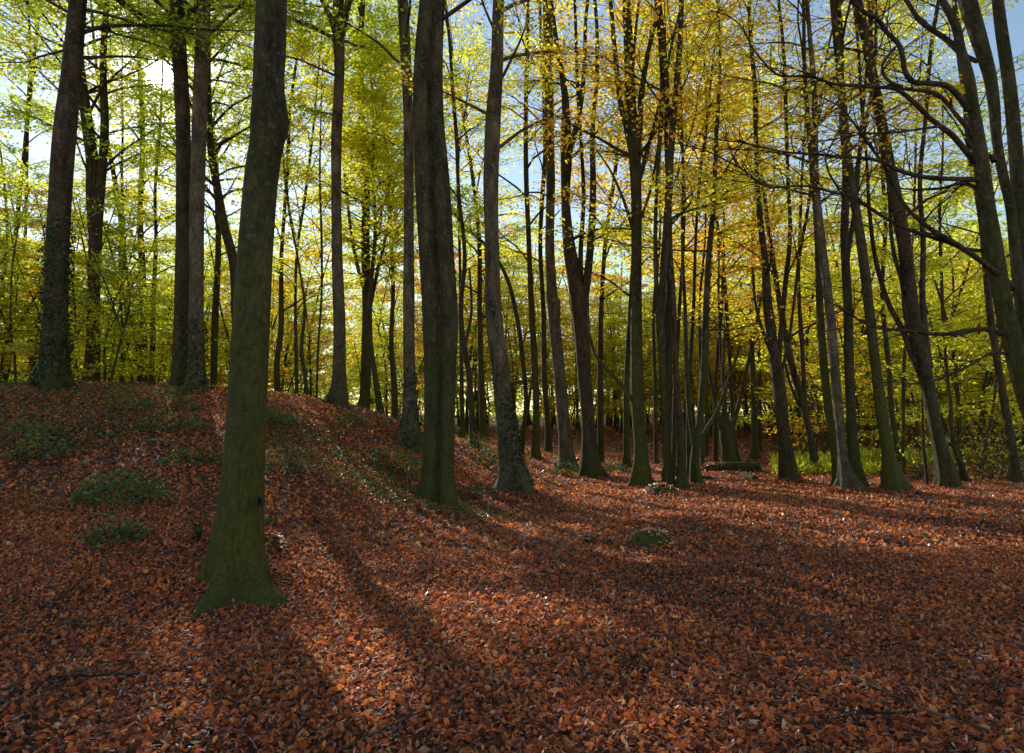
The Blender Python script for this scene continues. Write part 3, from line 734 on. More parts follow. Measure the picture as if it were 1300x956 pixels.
def carry(rows, H):
    d = np.array(rows[-1][:3]) - np.array(rows[-3][:3]); d /= np.linalg.norm(d)
    p = np.array(rows[-1][:3]); w0 = rows[-1][3]; z0 = p[2]
    k = 5
    for j in range(k):
        d = d + r.normal(0, .07, 3) + np.array([0, 0, .08]); d /= np.linalg.norm(d)
        p = p + d * (H - z0) / k / max(d[2], .5)
        rows.append([*p, w0 * (1 - (j + 1) / k) ** .8 + .012])
    return rows


T = Mesh()
s1 = trace([(1291, 458, 25), (1281, 415, 24), (1275, 390, 23), (1268, 350, 23), (1261, 309, 23), (1254, 268, 21), (1245, 200, 20), (1240, 165, 18), (1236, 136, 15), (1229, 95, 15), (1221, 68, 13), (1211, 27, 12), (1199, 6, 10), (1184, -20, 9)], 8)
s1 = [[0, 0, -.3, .21], [0, 0, .1, .20], [-.15, 0, .9, .165]] + s1
s2 = trace([(1312, 455, 22), (1302, 410, 20), (1293, 355, 17), (1288, 309, 15), (1281, 254, 14), (1275, 230, 14), (1265, 175, 14), (1262, 136, 16), (1256, 95, 18), (1244, 54, 22), (1228, 0, 25), (1218, -40, 24)], 8.25)
s2 = [[.12, .15, .1, .12], [.10, .2, .9, .12]] + s2
s3 = trace([(1338, 470, 24), (1312, 380, 22), (1299, 300, 21), (1290, 200, 19), (1280, 100, 18), (1270, 30, 17), (1263, -30, 15)], 8.7)
s3 = [[.25, .5, .0, .16], [.22, .6, 1.0, .15]] + s3
paths = []
for k, s in enumerate((s1, s2, s3)):
    pth = smooth_path(carry(s, 17), .1)
    stem_tube(T, pth, 26, 411 + k * 5, .8 if k == 0 else 0, 5, 0, .05, zb=0.)
    paths.append(pth)
for bi, (rows, D1, hh) in enumerate((
        ([(1287, 366, 12), (1258, 341, 10), (1214, 311, 8), (1187, 295, 7), (1160, 273, 6), (1135, 238, 5), (1124, 214, 4.5), (1100, 177, 4), (1075, 147, 3), (1052, 128, 2.2), (1030, 116, 1.5)], 7.2, 0),
        ([(1216, 312, 6), (1187, 303, 5.5), (1149, 290, 5.5), (1122, 276, 5), (1086, 252, 4.5), (1047, 239, 4), (978, 235, 3.2), (932, 212, 2.6), (877, 184, 2), (840, 173, 1.4)], 6.6, 0),
        ([(1276, 424, 7), (1252, 418, 6.5), (1209, 423, 6), (1162, 422, 5), (1122, 415, 4.5), (1089, 407, 3.5), (1062, 390, 2.8), (1040, 372, 1.8)], 7.5, 0),
        ([(1244, 228, 9), (1209, 227, 7.5), (1170, 224, 6.5), (1143, 218, 6), (1116, 205, 5.5), (1080, 198, 4.5), (1040, 196, 4), (978, 191, 3.2), (923, 180, 2.5), (886, 166, 1.6)], 6.8, 0),
        ([(1238, 205, 10), (1228, 194, 9), (1209, 171, 8), (1181, 150, 7), (1157, 128, 7), (1141, 117, 6), (1108, 110, 5.5), (1067, 107, 4.5), (1038, 101, 4), (992, 92, 3.2), (964, 69, 2.8), (941, 37, 2.2), (900, 14, 1.5)], 7.0, 0),
        ([(1236, 178, 8), (1228, 163, 7), (1214, 147, 6.5), (1190, 122, 6.5), (1157, 116, 5), (1130, 108, 4)], 7.8, 0),
        ([(1230, 140, 10), (1217, 122, 9), (1203, 110, 8.5), (1181, 106, 8.5), (1157, 103, 8.5), (1149, 92, 8), (1146, 73, 7.5), (1141, 57, 7.5), (1127, 41, 7), (1113, 24, 6.5), (1094, 15, 6), (1078, 0, 5.5), (1066, -22, 5)], 7.4, 0),
        ([(1146, 110, 5), (1135, 107, 5), (1122, 95, 5), (1119, 82, 4.5), (1126, 70, 4), (1134, 60, 3)], 7.5, 1),
        ([(1241, 78, 8), (1225, 71, 9), (1213, 60, 9), (1203, 50, 9), (1181, 37, 8), (1165, 22, 7.5), (1149, 0, 7), (1138, -20, 6)], 8.6, 0),
        ([(1196, 160, 4), (1149, 166, 3.5), (1094, 171, 3), (1040, 178, 2.2), (1000, 180, 1.4)], 7.2, 1),
        ([(1280, 449, 4), (1260, 448, 4), (1238, 460, 3.6), (1215, 473, 3.2), (1181, 483, 2.8), (1153, 487, 2.2), (1105, 486, 1.4)], 7.0, 0),
        ([(1262, 318, 7), (1250, 318, 6), (1228, 316, 5), (1200, 308, 4), (1178, 298, 3), (1150, 300, 2)], 8.4, 0),
        ([(1250, 246, 6), (1222, 232, 5), (1195, 238, 4), (1160, 240, 3), (1128, 236, 2)], 8.6, 0),
        ([(1262, 205, 8), (1258, 196, 8), (1252, 203, 8), (1247, 210, 8)], 8.1, 0))):
    bm = Mesh()
    D0 = 8.0 if not hh else 7.5
    pth = smooth_path(trace(rows, D0, D1), .06)
    kink = np.linspace(0, 1, len(pth))[:, None]
    pth[:, :3] += kink * .03 * np.stack([snoise(pth[:, :3], 9, 500 + bi), snoise(pth[:, :3], 7, 600 + bi), snoise(pth[:, :3], 9, 700 + bi)], -1)
    V, Fq = tubes(pth[None, :, :3], (pth[:, 3] * (1 + .10 * snoise(pth[:, :3], 14, 800 + bi)))[None], 9)
    bm.add(V, Fq, rise=np.full(len(V), 3.))
    # twigs along the bough
    if len(pth) > 8:
        nt_ = int(len(pth) * .55)
        j = r.integers(int(len(pth) * .25), len(pth) - 1, nt_)
        d = norm(norm(pth[j + 1, :3] - pth[j, :3]) + r.normal(0, .75, (nt_, 3)) + np.array([0, 0, .25]))
        Lt = r.uniform(.15, .75, nt_)
        P = np.zeros((nt_, 5, 3)); P[:, 0] = pth[j, :3]
        for k in range(1, 5):
            P[:, k] = P[:, k - 1] + d * (Lt / 4)[:, None]
            d = norm(d + r.normal(0, .22, (nt_, 3)))
        V, Fq = tubes(P, np.minimum(pth[j, 3] * .5, .007)[:, None] * np.linspace(1, .3, 5) + .0012, 5)
        bm.add(V, Fq, rise=np.full(len(V), 9.))
    obj('branch', bm.mesh('branch', BARK['brown'], True), t)
tb, lf = grow(paths[:2], 8.5, base, r, 22, 4, 10, 16, .085)
for V, Fq in tb:
    T.add(V, Fq, rise=np.full(len(V), 9.))
finish(t, base, T, lf, 'green', 'yellow', r)

# two twigs with a few autumn leaves hanging into the top of the picture
for lab, pts, D, n in (('small sprig of rust leaves hanging into the top centre of the picture', [(812, -26, 2), (816, -12, 1.6), (822, 2, 1.2), (829, 12, .8)], 4.2, 5),
                       ('small sprig of yellow leaves hanging at the top right corner', [(1262, -26, 2), (1256, -12, 1.6), (1249, -4, 1.2)], 4.5, 5)):
    c0 = at(pts[0][0], pts[0][1], D)
    s = thing('leafy_sprig', lab, 'sprig', c0)
    base_ = base; base = c0
    pth = smooth_path(trace(pts, D), .02)
    # the sprig ends a longer twig coming down out of the canopy
    up_ = np.array([[.35, .9, 2.6, .012], [.22, .5, 1.5, .008], [.08, .15, .6, .005]])
    pth = smooth_path(np.r_[up_, pth], .04)
    bm = Mesh(); V, Fq = tubes(pth[None, :, :3], pth[None, :, 3], 6); bm.add(V, Fq, rise=np.full(len(V), 9.))
    obj('twig', bm.mesh('twig', BARK['brown'], True), s)
    j = np.linspace(len(pth) * .8, len(pth) - 1, n).astype(int)
    C = Mesh()
    V, Fq = leaves(pth[j, :3], norm(np.stack([r.normal(.3, .6, n), r.normal(0, .4, n), -np.ones(n)], -1)), norm(np.stack([r.normal(0, .4, n), -np.ones(n), r.normal(.3, .3, n)], -1)), r.uniform(.06, .085, n), r.uniform(.04, .05, n))
    C.add(V, Fq, tint=np.repeat(r.uniform(.3, .9, n), 4))
    obj('leaves', C.mesh('leaves', LEAF['rust' if 'rust' in lab else 'lime']), s)
    base = base_
# ------------------------------------------------------------------ the wood behind: a few kinds, copied
def proto(H, h0, seed, hue, bark, dia, n_limb=34, Lmax=4.2, n_sec=12, nleaf=22, leaf=.14, up=45, forks=0, wander=.06, bare=.25):
    r = np.random.default_rng(seed)
    T = Mesh(); paths = []
    k = int(H / 1.5)
    p = np.zeros(3); d = np.array([r.normal(0, .05), r.normal(0, .05), 1.])
    rows = [[0, 0, -.4, dia * .62], [0, 0, 0, dia * .6]]
    for j in range(k):
        d = norm(d + r.normal(0, wander, 3) + np.array([0, 0, .08])); p = p + d * 1.5
        rows.append([*p, dia * .5 * (1 - (j + 1) / k * .95) + .01])
    pth = smooth_path(rows, .5); paths.append(pth)
    stem_tube(T, pth, 10, seed, .5, 4, 0, .05, zb=0.)
    for f in range(forks):
        h = r.uniform(.12, .4) * H
        i = np.argmin(abs(pth[:, 2] - h)); a = r.uniform(0, 6.28)
        d = norm(np.array([math.cos(a) * .4, math.sin(a) * .4, 1])); p = pth[i, :3].copy(); w0 = pth[i, 3] * .72
        rw = [[*p, w0]]
        kk = int((H * r.uniform(.75, .95) - h) / 1.5)
        for j in range(max(kk, 3)):
            d = norm(d + r.normal(0, wander, 3) + np.array([0, 0, .12])); p = p + d * 1.5
            rw.append([*p, w0 * (1 - (j + 1) / max(kk, 3) * .95) + .008])
        q = smooth_path(rw, .5); stem_tube(T, q, 8, seed + 31 + f, 0, 4, 0, .05, zb=0.); paths.append(q)
    tb, lf = grow(paths, h0, None, r, n_limb, Lmax, n_sec, nleaf, leaf, up, bare=bare)
    for V, Fq in tb:
        T.add(V, Fq, rise=np.full(len(V), 9.))
    C = Mesh(); V, Fq = leaves(lf[0], lf[1], lf[2], lf[3], lf[3] * .62); C.add(V, Fq, tint=np.repeat(lf[4], 4))
    return T.mesh('trunk', BARK[bark], True), C.mesh('crown', LEAF[hue])


KH = (22, 24, 19, 23, 17, 21)
HUES = ('green', 'lime', 'yellow', 'gold', 'rust')
KINDS = [proto(*a) for a in (
    (22, 5.5, 21, 'lime', 'brown', .40, 34, 4.2, 12, 20, .16), (24, 7.5, 22, 'lime', 'mossy', .46, 34, 4.2, 12, 20, .16), (19, 4.5, 23, 'lime', 'mossy', .30, 34, 3.6, 12, 20, .16, 45, 1),
    (23, 6.0, 24, 'lime', 'brown', .38, 36, 4.4, 12, 20, .16, 50, 2), (17, 3.6, 25, 'lime', 'mossy', .24, 32, 3.4, 12, 20, .16), (21, 5.0, 26, 'lime', 'brown', .33, 36, 4.0, 12, 20, .16, 30, 1))]
SMALL = [proto(*a) for a in (
    (7.5, 1.0, 31, 'lime', 'mossy', .09, 22, 2.3, 10, 17, .105, 12, 0, .12), (5.5, .7, 32, 'lime', 'brown', .06, 18, 1.9, 9, 16, .10, 10, 1, .14),
    (9.5, 1.8, 33, 'lime', 'mossy', .12, 26, 2.7, 10, 18, .11, 18, 1, .10), (6.5, 1.2, 34, 'lime', 'brown', .08, 20, 2.6, 10, 17, .10, 5, 0, .16))]


def shades(x, y, H, rad=.8):
    h = np.linspace(.22, 1, 14)[:, None] * H
    g = np.array([[x, y]]) - SUN[None, :2] * h / SUN[2]
    d = SUN[:2] / np.linalg.norm(SUN[:2]); nn = np.array([-d[1], d[0]])
    for gx_, gy_, a, b_, pr in GAPS:
        v = g - np.array([gx_, gy_])
        if ((np.abs(v @ d) < a + .6) & (np.abs(v @ nn) < b_ + rad)).any():
            return True
    return False


def place(kind, x, y, rot, sc, hue, label, group, name):
    tm, cm = kind
    t = thing(name, label, 'tree', (x, y, gz(x, y)), group)
    t.rotation_euler = (0, 0, rot); t.scale = (sc,) * 3
    obj('trunk', tm, t)
    c = obj('crown', cm, t)
    c.material_slots[0].link = 'OBJECT'; c.material_slots[0].material = LEAF[hue]
    return t


taken = [(o.location.x, o.location.y) for o in bpy.data.objects if o.get('category') == 'tree']


def free(x, y, dmin):
    return all((x - a) ** 2 + (y - b) ** 2 > dmin ** 2 for a, b in taken)


def pxof(x, y):
    return CX + x / y * F


def hue_at(px, r):
    if px < 330: p = (.40, .40, .12, .04, .04)
    elif px < 580: p = (.24, .36, .22, .11, .07)
    elif px < 860: p = (.08, .26, .36, .24, .06)
    elif px < 1080: p = (.05, .22, .40, .26, .07)
    else: p = (.10, .34, .36, .16, .04)
    return HUES[r.choice(5, p=p)]


r = np.random.default_rng(77)
ZONES = ((240, 'tree of the green thicket behind the left part of the leafy bank', 'trees behind the left part of the bank'),
         (540, 'tree of the yellow-green wood behind the right part of the bank', 'trees behind the right part of the bank'),
         (800, 'tree of the golden wood behind the tall grey trunks', 'trees behind the tall grey trunks'),
         (1010, 'tree lining the far end of the leafy path', 'trees at the far end of the path'),
         (9999, 'tree of the gold-green wood behind the clearing', 'trees behind the clearing'))
n = 0
for tries in range(9000):
    D = math.sqrt(r.uniform(26 ** 2, 64 ** 2))
    x = r.uniform(-1, 1) * (.80 * D + 4)
    px = pxof(x, D)
    if 880 < px < 1000 and D < 44 or 840 < px < 1120 and D < 27 or px > 1000 and D < 22:
        continue
    if px < 150 and D > 46 or not free(x, D, 2.2 + .022 * D):
        continue
    kd = r.integers(len(KINDS))
    hh = np.clip(.46 * (D - 13), 7, 11 if px > 560 else 8.5) * r.uniform(.8, 1.2)
    if shades(x, D, hh, 2.2):
        continue
    taken.append((x, D)); n += 1
    z = next(z for z in ZONES if px < z[0])
    place(KINDS[kd], x, D, r.uniform(0, 6.28), hh / KH[kd], hue_at(px, r), ('slender ' if D < 40 else 'distant ') + z[1], z[2] + (' nearer row' if D < 40 else ' far rows'), 'beech_tree')
    if n >= 125:
        break
n = 0
for tries in range(6000):
    D = r.uniform(20, 52)
    px = r.uniform(-60, 1360)
    if 600 < px < 1000 and D < 30 or 860 < px < 1010 and D < 40 or (px > 1000 and D < 21):
        continue
    x = (px - CX) / F * D
    if not free(x, D, 1.9) or shades(x, D, 8., 1.6):
        continue
    taken.append((x, D)); n += 1
    z = next(z for z in ZONES if px < z[0])
    place(SMALL[r.integers(len(SMALL))], x, D, r.uniform(0, 6.28), r.uniform(.8, 1.2) * (1 if D < 30 or px < 560 else 1.35), hue_at(px, r) if r.random() < .7 else 'lime', 'added shade-casting young thin understorey ' + z[1], 'young ' + z[2], 'young_tree')
    if n >= 165:
        break
for tries in range(6000):
    D = r.uniform(18.5, 36)
    px = r.uniform(-80, 600)
    x = (px - CX) / F * D
    if not free(x, D, 1.5) or shades(x, D, 8., 1.6):
        continue
    taken.append((x, D)); n += 1
    z = next(z for z in ZONES if px < z[0])
    place(SMALL[r.integers(len(SMALL))], x, D, r.uniform(0, 6.28), r.uniform(.9, 1.35), hue_at(px, r), 'added shade-casting young thin understorey ' + z[1], 'young ' + z[2], 'young_tree')
    if n >= 200:
        break

# taller thicket trees filling the sky beyond the bank
m_ = 0
for tries in range(4000):
    D = r.uniform(22, 36)
    px = r.uniform(-60, 640)
    x = (px - CX) / F * D
    hh = r.uniform(11, 16)
    if not free(x, D, 2.0) or shades(x, D, hh, 1.8):
        continue
    taken.append((x, D)); m_ += 1
    z = next(z for z in ZONES if px < z[0])
    kd = r.integers(len(KINDS))
    place(KINDS[kd], x, D, r.uniform(0, 6.28), hh / KH[kd], hue_at(px, r), 'slender ' + z[1], z[2] + ' nearer row', 'beech_tree')
    if m_ >= 30:
        break

# a leafy screen far behind the grey trunks
m_ = 0
for tries in range(4000):
    D = r.uniform(45, 63)
    px = r.uniform(470, 900)
    x = (px - CX) / F * D
    if not free(x, D, 2.0):
        continue
    taken.append((x, D)); m_ += 1
    z = next(z for z in ZONES if px < z[0])
    place(SMALL[(0, 2)[r.integers(2)]], x, D, r.uniform(0, 6.28), r.uniform(1.5, 2.0), hue_at(px + 60, r), 'added shade-casting young thin understorey ' + z[1], 'young ' + z[2], 'young_tree')
    if m_ >= 34:
        break

# extra young growth added on the bank top to shade the ground before it
for tries in range(3000):
    D = r.uniform(16.5, 20)
    px = r.uniform(-190, 300)
    x = (px - CX) / F * D
    if not free(x, D, .9) or shades(x, D, 8., 1.3):
        continue
    taken.append((x, D)); n += 1
    z = ZONES[0]
    place(SMALL[(0, 1)[r.integers(2)]], x, D, r.uniform(0, 6.28), r.uniform(.8, 1.), hue_at(px, r), 'added shade-casting young thin understorey ' + z[1], 'young ' + z[2], 'young_tree')
    if n >= 220:
        break

# understorey filling the middle distance on the right
m_ = 0
for tries in range(5000):
    D = r.uniform(29, 56)
    px = r.uniform(560, 1350)
    x = (px - CX) / F * D
    if 860 < px < 1010 and D < 42 or not free(x, D, 1.6) or shades(x, D, 10., 1.6):
        continue
    taken.append((x, D)); m_ += 1
    z = next(z for z in ZONES if px < z[0])
    place(SMALL[r.integers(len(SMALL))], x, D, r.uniform(0, 6.28), r.uniform(1.3, 1.7), hue_at(px, r), 'added shade-casting young thin understorey ' + z[1], 'young ' + z[2], 'young_tree')
    if m_ >= 70:
        break

# the unbroken mass of woodland beyond
r = np.random.default_rng(5)
n = 150000
ang = r.uniform(-.86, .86, n); D = r.uniform(68, 98, n)
x, y = np.sin(ang) * D, np.cos(ang) * D
z = hgt(np.clip(x, -75, 75), np.clip(y, -22, 98)) + r.random(n) ** 1.2 * np.interp(CX + F * x / y, [120, 260, 500, 700], [7, 18, 23, 21])
pos = np.stack([x, y, z], -1)
kp = (r.random(n) < .0) | (snoise(pos, .35, 3) + .5 * snoise(pos, 1.1, 4) > -.75 + .5 * (z > 13)) | (z < 5)
pos = pos[kp]; n = len(pos)
M = Mesh(); s = r.uniform(.22, .5, n)
V, Fq = leaves(pos, norm(r.normal(size=(n, 3)) * [1, 1, .4]), norm(r.normal(0, .7, (n, 3)) + [0, 0, 1]), s, s * .7)
M.add(V, Fq, tint=np.repeat(np.clip(r.normal(.45, .2, n), 0, 1), 4))
# their trunks
m = 90
ang = r.uniform(-.8, .8, m); D = r.uniform(66, 92, m)
P = np.zeros((m, 4, 3)); x, y = np.sin(ang) * D, np.cos(ang) * D
P[:, :, 0] = x[:, None] + r.normal(0, .3, (m, 4)); P[:, :, 1] = y[:, None]
P[:, :, 2] = hgt(np.clip(x, -75, 75), np.clip(y, -22, 98))[:, None] + np.array([-.5, 2, 4, 6])
V2, F2 = tubes(P, r.uniform(.12, .24, m)[:, None] * np.array([1, .85, .6, .2]), 6)
M.add(V2, F2, tint=np.zeros(len(V2)))
far = M.mesh('far_woods', LEAF['green'])
far.materials.append(BARK['brown'])
mi = np.zeros(len(far.polygons), np.int32); mi[-len(F2):] = 1
far.polygons.foreach_set('material_index', mi)
tag(obj('far_woods', far), kind='stuff')

# ------------------------------------------------------------------ low plants, stumps and logs
def herb_mesh(n, rad, h, seed, size, flat=.5):
    r = np.random.default_rng(seed)
    a, q = r.uniform(0, 6.28, n), np.sqrt(r.random(n)) * rad
    hh = h * (1.25 - (q / rad) ** 2 * .9) * r.random(n) ** .8 * (1 + .5 * np.sin(a * 3 + seed) * q / rad) + .01
    pos = np.stack([np.cos(a) * q, np.sin(a) * q, hh], -1)
    V, Fq = leaves(pos, norm(np.stack([np.cos(a + r.normal(0, .9, n)), np.sin(a + r.normal(0, .9, n)), r.normal(-.1, .4, n)], -1)), norm(r.normal(0, flat, (n, 3)) + [0, 0, 1]), size * r.uniform(.6, 1.3, n), size * .6 * r.uniform(.6, 1.2, n))
    return V, Fq, np.repeat(np.clip(r.normal(.45, .22, n) + .2 * (hh / h - .5), 0, 1), 4)


def stalks(n, rad, h, seed):
    r = np.random.default_rng(seed)
    a, q = r.uniform(0, 6.28, n), r.random(n) * rad * .7
    P = np.zeros((n, 4, 3))
    b = np.stack([np.cos(a) * q, np.sin(a) * q], -1); o = np.stack([np.cos(a), np.sin(a)], -1)
    for k in range(4):
        u = k / 3
        P[:, k, :2] = b + o * (u ** 1.6 * rad * .6)[..., None] if False else b + o * u ** 1.6 * rad * .5
        P[:, k, 2] = -.03 + h * (u * 1.25 - .35 * u * u) * (.7 + .3 * np.cos(q * 9))
    return tubes(P, np.full((n, 1), .0035) * np.array([1, .9, .7, .4]), 4)


def ground_px(px, py):
    d = ray(px, py)
    for D in np.arange(3, 60, .04):
        p = d * (D / d[1])
        if p[2] + EYE <= gz(p[0], p[1]):
            return p[0], p[1]
    return p[0], p[1]


PL = [('dark bramble clump on a hump half way up the bank', 155, 640, .55, .32, 900, 'herb', 'bramble'),
      ('small bramble tuft on a dark hump below the larger clump', 150, 690, .30, .22, 320, 'herb', 'bramble'),
      ('bushy pale-leaved bramble near the bank top left of the close pair', 195, 522, .85, .38, 900, 'herb', 'bramble'),
      ('low bramble trailing down the bank below the close pair', 222, 548, .6, .28, 500, 'herb', 'bramble'),
      ('ragged bramble at the left edge of the bank', 30, 565, .6, .35, 500, 'herb', 'bramble'),
      ('small bramble left of the large bank clump', 50, 585, .42, .3, 320, 'herb', 'bramble'),
      ('dense dark bramble on the bank right of the nearest mossy trunk', 345, 540, .55, .32, 520, 'herb', 'bramble'),
      ('bright bramble patch behind the nearest mossy trunk', 360, 600, .45, .25, 320, 'herb', 'bramble'),
      ('sprawling bramble below the ivy-footed grey trunk', 490, 590, .8, .26, 700, 'herb', 'bramble'),
      ('bramble beside the left of the twin-stemmed trunk', 515, 606, .6, .25, 420, 'herb', 'bramble'),
      ('dark bramble left of the bowed grey trunk', 620, 590, .65, .35, 560, 'herb', 'bramble'),
      ('bright bramble just right of the twin-stemmed trunk', 600, 570, .6, .34, 460, 'herb', 'bramble'),
      ('small bramble at the foot of the twin-stemmed trunk', 598, 632, .3, .2, 220, 'herb', 'bramble'),
      ('round dark bramble at the foot of the tall grey trunk', 716, 604, .4, .32, 420, 'herb', 'bramble'),
      ('green bramble strip beyond the dark ridged trunk', 772, 598, .7, .25, 420, 'herb', 'bramble'),
      ('bramble on the bank below the pale forking trunk', 440, 540, .6, .26, 420, 'herb', 'bramble'),
      ('low bramble at the bank foot behind the nearest mossy trunk', 250, 590, .5, .22, 360, 'herb', 'bramble')]
for k, (lab, px, py, rad, h, n, mt, cat) in enumerate(PL):
    x, y = ground_px(px, py)
    t = thing('bramble_clump', lab, cat, (x, y, gz(x, y)))
    C = Mesh(); V, Fq, ti = herb_mesh(int(n * 1.1), rad, h * 1.1, 900 + k, .062); C.add(V, Fq, tint=ti)
    obj('foliage', C.mesh('foliage', LEAF[mt]), t)
    C = Mesh(); V, Fq = stalks(30, rad, h * 1.5, 950 + k); C.add(V, Fq, rise=np.full(len(V), 9.)); obj('stalks', C.mesh('stalks', BARK['brown']), t)

# green ground cover creeping over the bank
r = np.random.default_rng(42)
n = 80000
x = r.uniform(-14, 1.5, n); y = r.uniform(7.5, 22, n)
g = np.stack([x, y], -1)
mk = snoise(g, .9, 21) + .7 * snoise(g, 2.4, 22) + .35 * np.exp(-((y - 12) / 3.5) ** 2) - .9 * np.clip((x + 1.5) / 2, 0, 1) - .9 * (y < 8.6)
kp = r.random(n) < np.clip((mk - .28) * 1.3, 0, .85)
x, y = x[kp], y[kp]; n = len(x)
V, Fq = leaves(np.stack([x, y, hgt(x, y) + r.uniform(.02, .13, n)], -1), norm(r.normal(size=(n, 3)) * [1, 1, .3]), norm(r.normal(0, .4, (n, 3)) + [0, 0, 1]), r.uniform(.03, .075, n), r.uniform(.025, .05, n))
M = Mesh(); M.add(V, Fq, tint=np.repeat(np.clip(r.normal(.4, .25, n), 0, 1), 4))
tag(obj('ground_cover', M.mesh('ground_cover', LEAF['herb'])), kind='stuff')

# bright grass and nettles in the sunny patch behind the path
n = 26000
x = r.uniform(5.0, 20, n); y = r.uniform(19.5, 30, n)
g = np.stack([x, y], -1)
pxx = pxof(x, y)
kp = (snoise(g, .7, 31) + .5 * snoise(g, 2, 32) > .12) & (y > 20.4 + .8 * snoise(g, .8, 33)) & (pxx > 975)
x, y = x[kp], y[kp]; n = len(x)
V, Fq = leaves(np.stack([x, y, hgt(x, y) + r.random(n) ** 1.4 * .30], -1), norm(r.normal(0, .8, (n, 3)) + [0, 0, .7]), norm(r.normal(0, .6, (n, 3)) + [0, -.3, .6]), r.uniform(.10, .22, n), r.uniform(.03, .07, n))
M = Mesh(); M.add(V, Fq, tint=np.repeat(np.clip(r.normal(.25, .15, n), 0, 1), 4))
tag(obj('grass', M.mesh('grass', LEAF['lime'])), kind='stuff')

# fern and seedlings
def fern(label, px, py, n, L, seed):
    r = np.random.default_rng(seed)
    x, y = ground_px(px, py)
    t = thing('fern', label, 'fern', (x, y, gz(x, y)))
    for f in range(n):
        a = f / n * 6.28 + r.normal(0, .3); Lf = L * r.uniform(.7, 1.1)
        u = np.linspace(0, 1, 16)
        ax = np.array([math.cos(a), math.sin(a), 0])
        P = ax * (u * .85 * Lf)[:, None] + np.array([0, 0, 1.]) * (Lf * (1.0 * u - .85 * u * u))[:, None]
        C = Mesh(); sd = np.array([-ax[1], ax[0], 0])
        V, Fq = tubes(P[None], (.004 * (1 - .8 * u))[None], 4); C.add(V, Fq, tint=np.full(len(V), .3))
        ln = .26 * Lf * np.sin(np.clip(u * 1.05 + .08, 0, 1) * math.pi) ** .7 + .01
        for sg in (-1, 1):
            V, Fq = leaves(P[1:], norm(sd * sg + ax * .35 + np.array([0, 0, -.12]) + r.normal(0, .06, (15, 3))), norm(np.array([0, 0, 1.]) + r.normal(0, .15, (15, 3))), ln[1:], np.full(15, .05 * Lf), .03)
            C.add(V, Fq, tint=np.repeat(r.uniform(.4, .9, 15), 4))
        obj('frond', C.mesh('frond', LEAF['herb']), t)


fern('small green fern at the foot of the close pair on the bank top', 232, 502, 6, .62, 1)
fern('low fern right of the small bramble tuft', 278, 560, 5, .4, 2)
fern('fern on the bank face below the bank top brambles', 205, 566, 5, .35, 3)


def seedling(label, px, py, h, n, seed, mt='ivy'):
    r = np.random.default_rng(seed)
    x, y = ground_px(px, py)
    t = thing('seedling', label, 'seedling', (x, y, gz(x, y)))
    P = np.zeros((5, 6, 3))
    for k in range(6):
        P[:, k, 2] = k / 5 * h * np.array([1, .8, .7, .6, .5]) - .02
        P[:, k, 0] = (k / 5) ** 1.3 * np.array([.02, .12, -.14, .06, -.08]); P[:, k, 1] = (k / 5) ** 1.3 * np.array([.02, .1, .06, -.12, -.1])
    V, Fq = tubes(P, np.full((5, 1), .005) * np.linspace(1, .3, 6), 5)
    S = Mesh(); S.add(V, Fq, rise=np.full(len(V), 9.)); obj('stem', S.mesh('stem', BARK['mossy'], True), t)
    i = r.integers(0, 5, n); k = r.integers(1, 6, n)
    V, Fq = leaves(P[i, k] + r.normal(0, .02, (n, 3)), norm(r.normal(size=(n, 3)) * [1, 1, .4]), norm(r.normal(0, .5, (n, 3)) + [0, -.3, 1]), r.uniform(.05, .08, n), r.uniform(.025, .045, n))
    C = Mesh(); C.add(V, Fq, tint=np.repeat(np.clip(r.normal(.6, .25, n), 0, 1), 4)); obj('leaves', C.mesh('leaves', LEAF[mt]), t)


seedling('dark glossy holly seedling left of the nearest mossy trunk', 252, 690, .75, 90, 4)
seedling('yellow-leaved seedling at the left side of the bank', 42, 580, .4, 34, 5, 'lime')
seedling('thin bright seedling just right of the nearest mossy trunk', 348, 668, .35, 30, 6, 'herb')
seedling('slight seedling on the bank left of the twin-stemmed trunk', 470, 618, .35, 26, 7, 'herb')


def log(name, label, cat, pa, pb, rad, bark, seed, lift=.6):
    a, b = ground_px(*pa), ground_px(*pb)
    a = np.array([*a, gz(*a) + rad * lift]); b = np.array([*b, gz(*b) + rad * lift])
    rows = [[*(a + (b - a) * u), rad * (1 - .25 * u)] for u in np.linspace(0, 1, 7)]
    c = np.array(rows)[:, :3].mean(0); c[2] -= rad * lift
    pth = smooth_path(rows, .12); pth[:, :3] -= c
    pth[:, 2] += .02 * snoise(pth[:, :3], 3, seed)
    ends = [np.r_[pth[0, :3], .004], *pth, np.r_[pth[-1, :3], .004]]
    S = Mesh(); V, Fq = tubes(np.array(ends)[None, :, :3] + np.zeros(3), np.array(ends)[None, :, 3] * (1 + .06 * snoise(np.array(ends)[:, :3], 5, seed))[None], 12)
    V = V + .012 * snoise(V, 12, seed + 1)[:, None]
    S.add(V, Fq, rise=np.full(len(V), .6))
    o = obj(name, S.mesh(name, BARK[bark], True), None, tuple(c))
    tag(o, label, cat)


log('fallen_log', 'dark fallen log lying across the far end of the path', 'log', (918, 598), (966, 597), .17, 'brown', 1)
log('fallen_log', 'short dark log lying in front of the long fallen log', 'log', (943, 607), (958, 610), .10, 'brown', 2)
log('fallen_log', 'small log lying right of the low-forking mossy stem', 'log', (889, 609), (904, 609), .08, 'brown', 3)
log('fallen_branch', 'thin dead branch lying along the bank top between the forked trunk and the close pair', 'branch', (146, 488), (196, 489), .05, 'brown', 4)
log('fallen_branch', 'thin dead branch lying right of the close pair on the bank top', 'branch', (268, 494), (294, 495), .04, 'brown', 5)


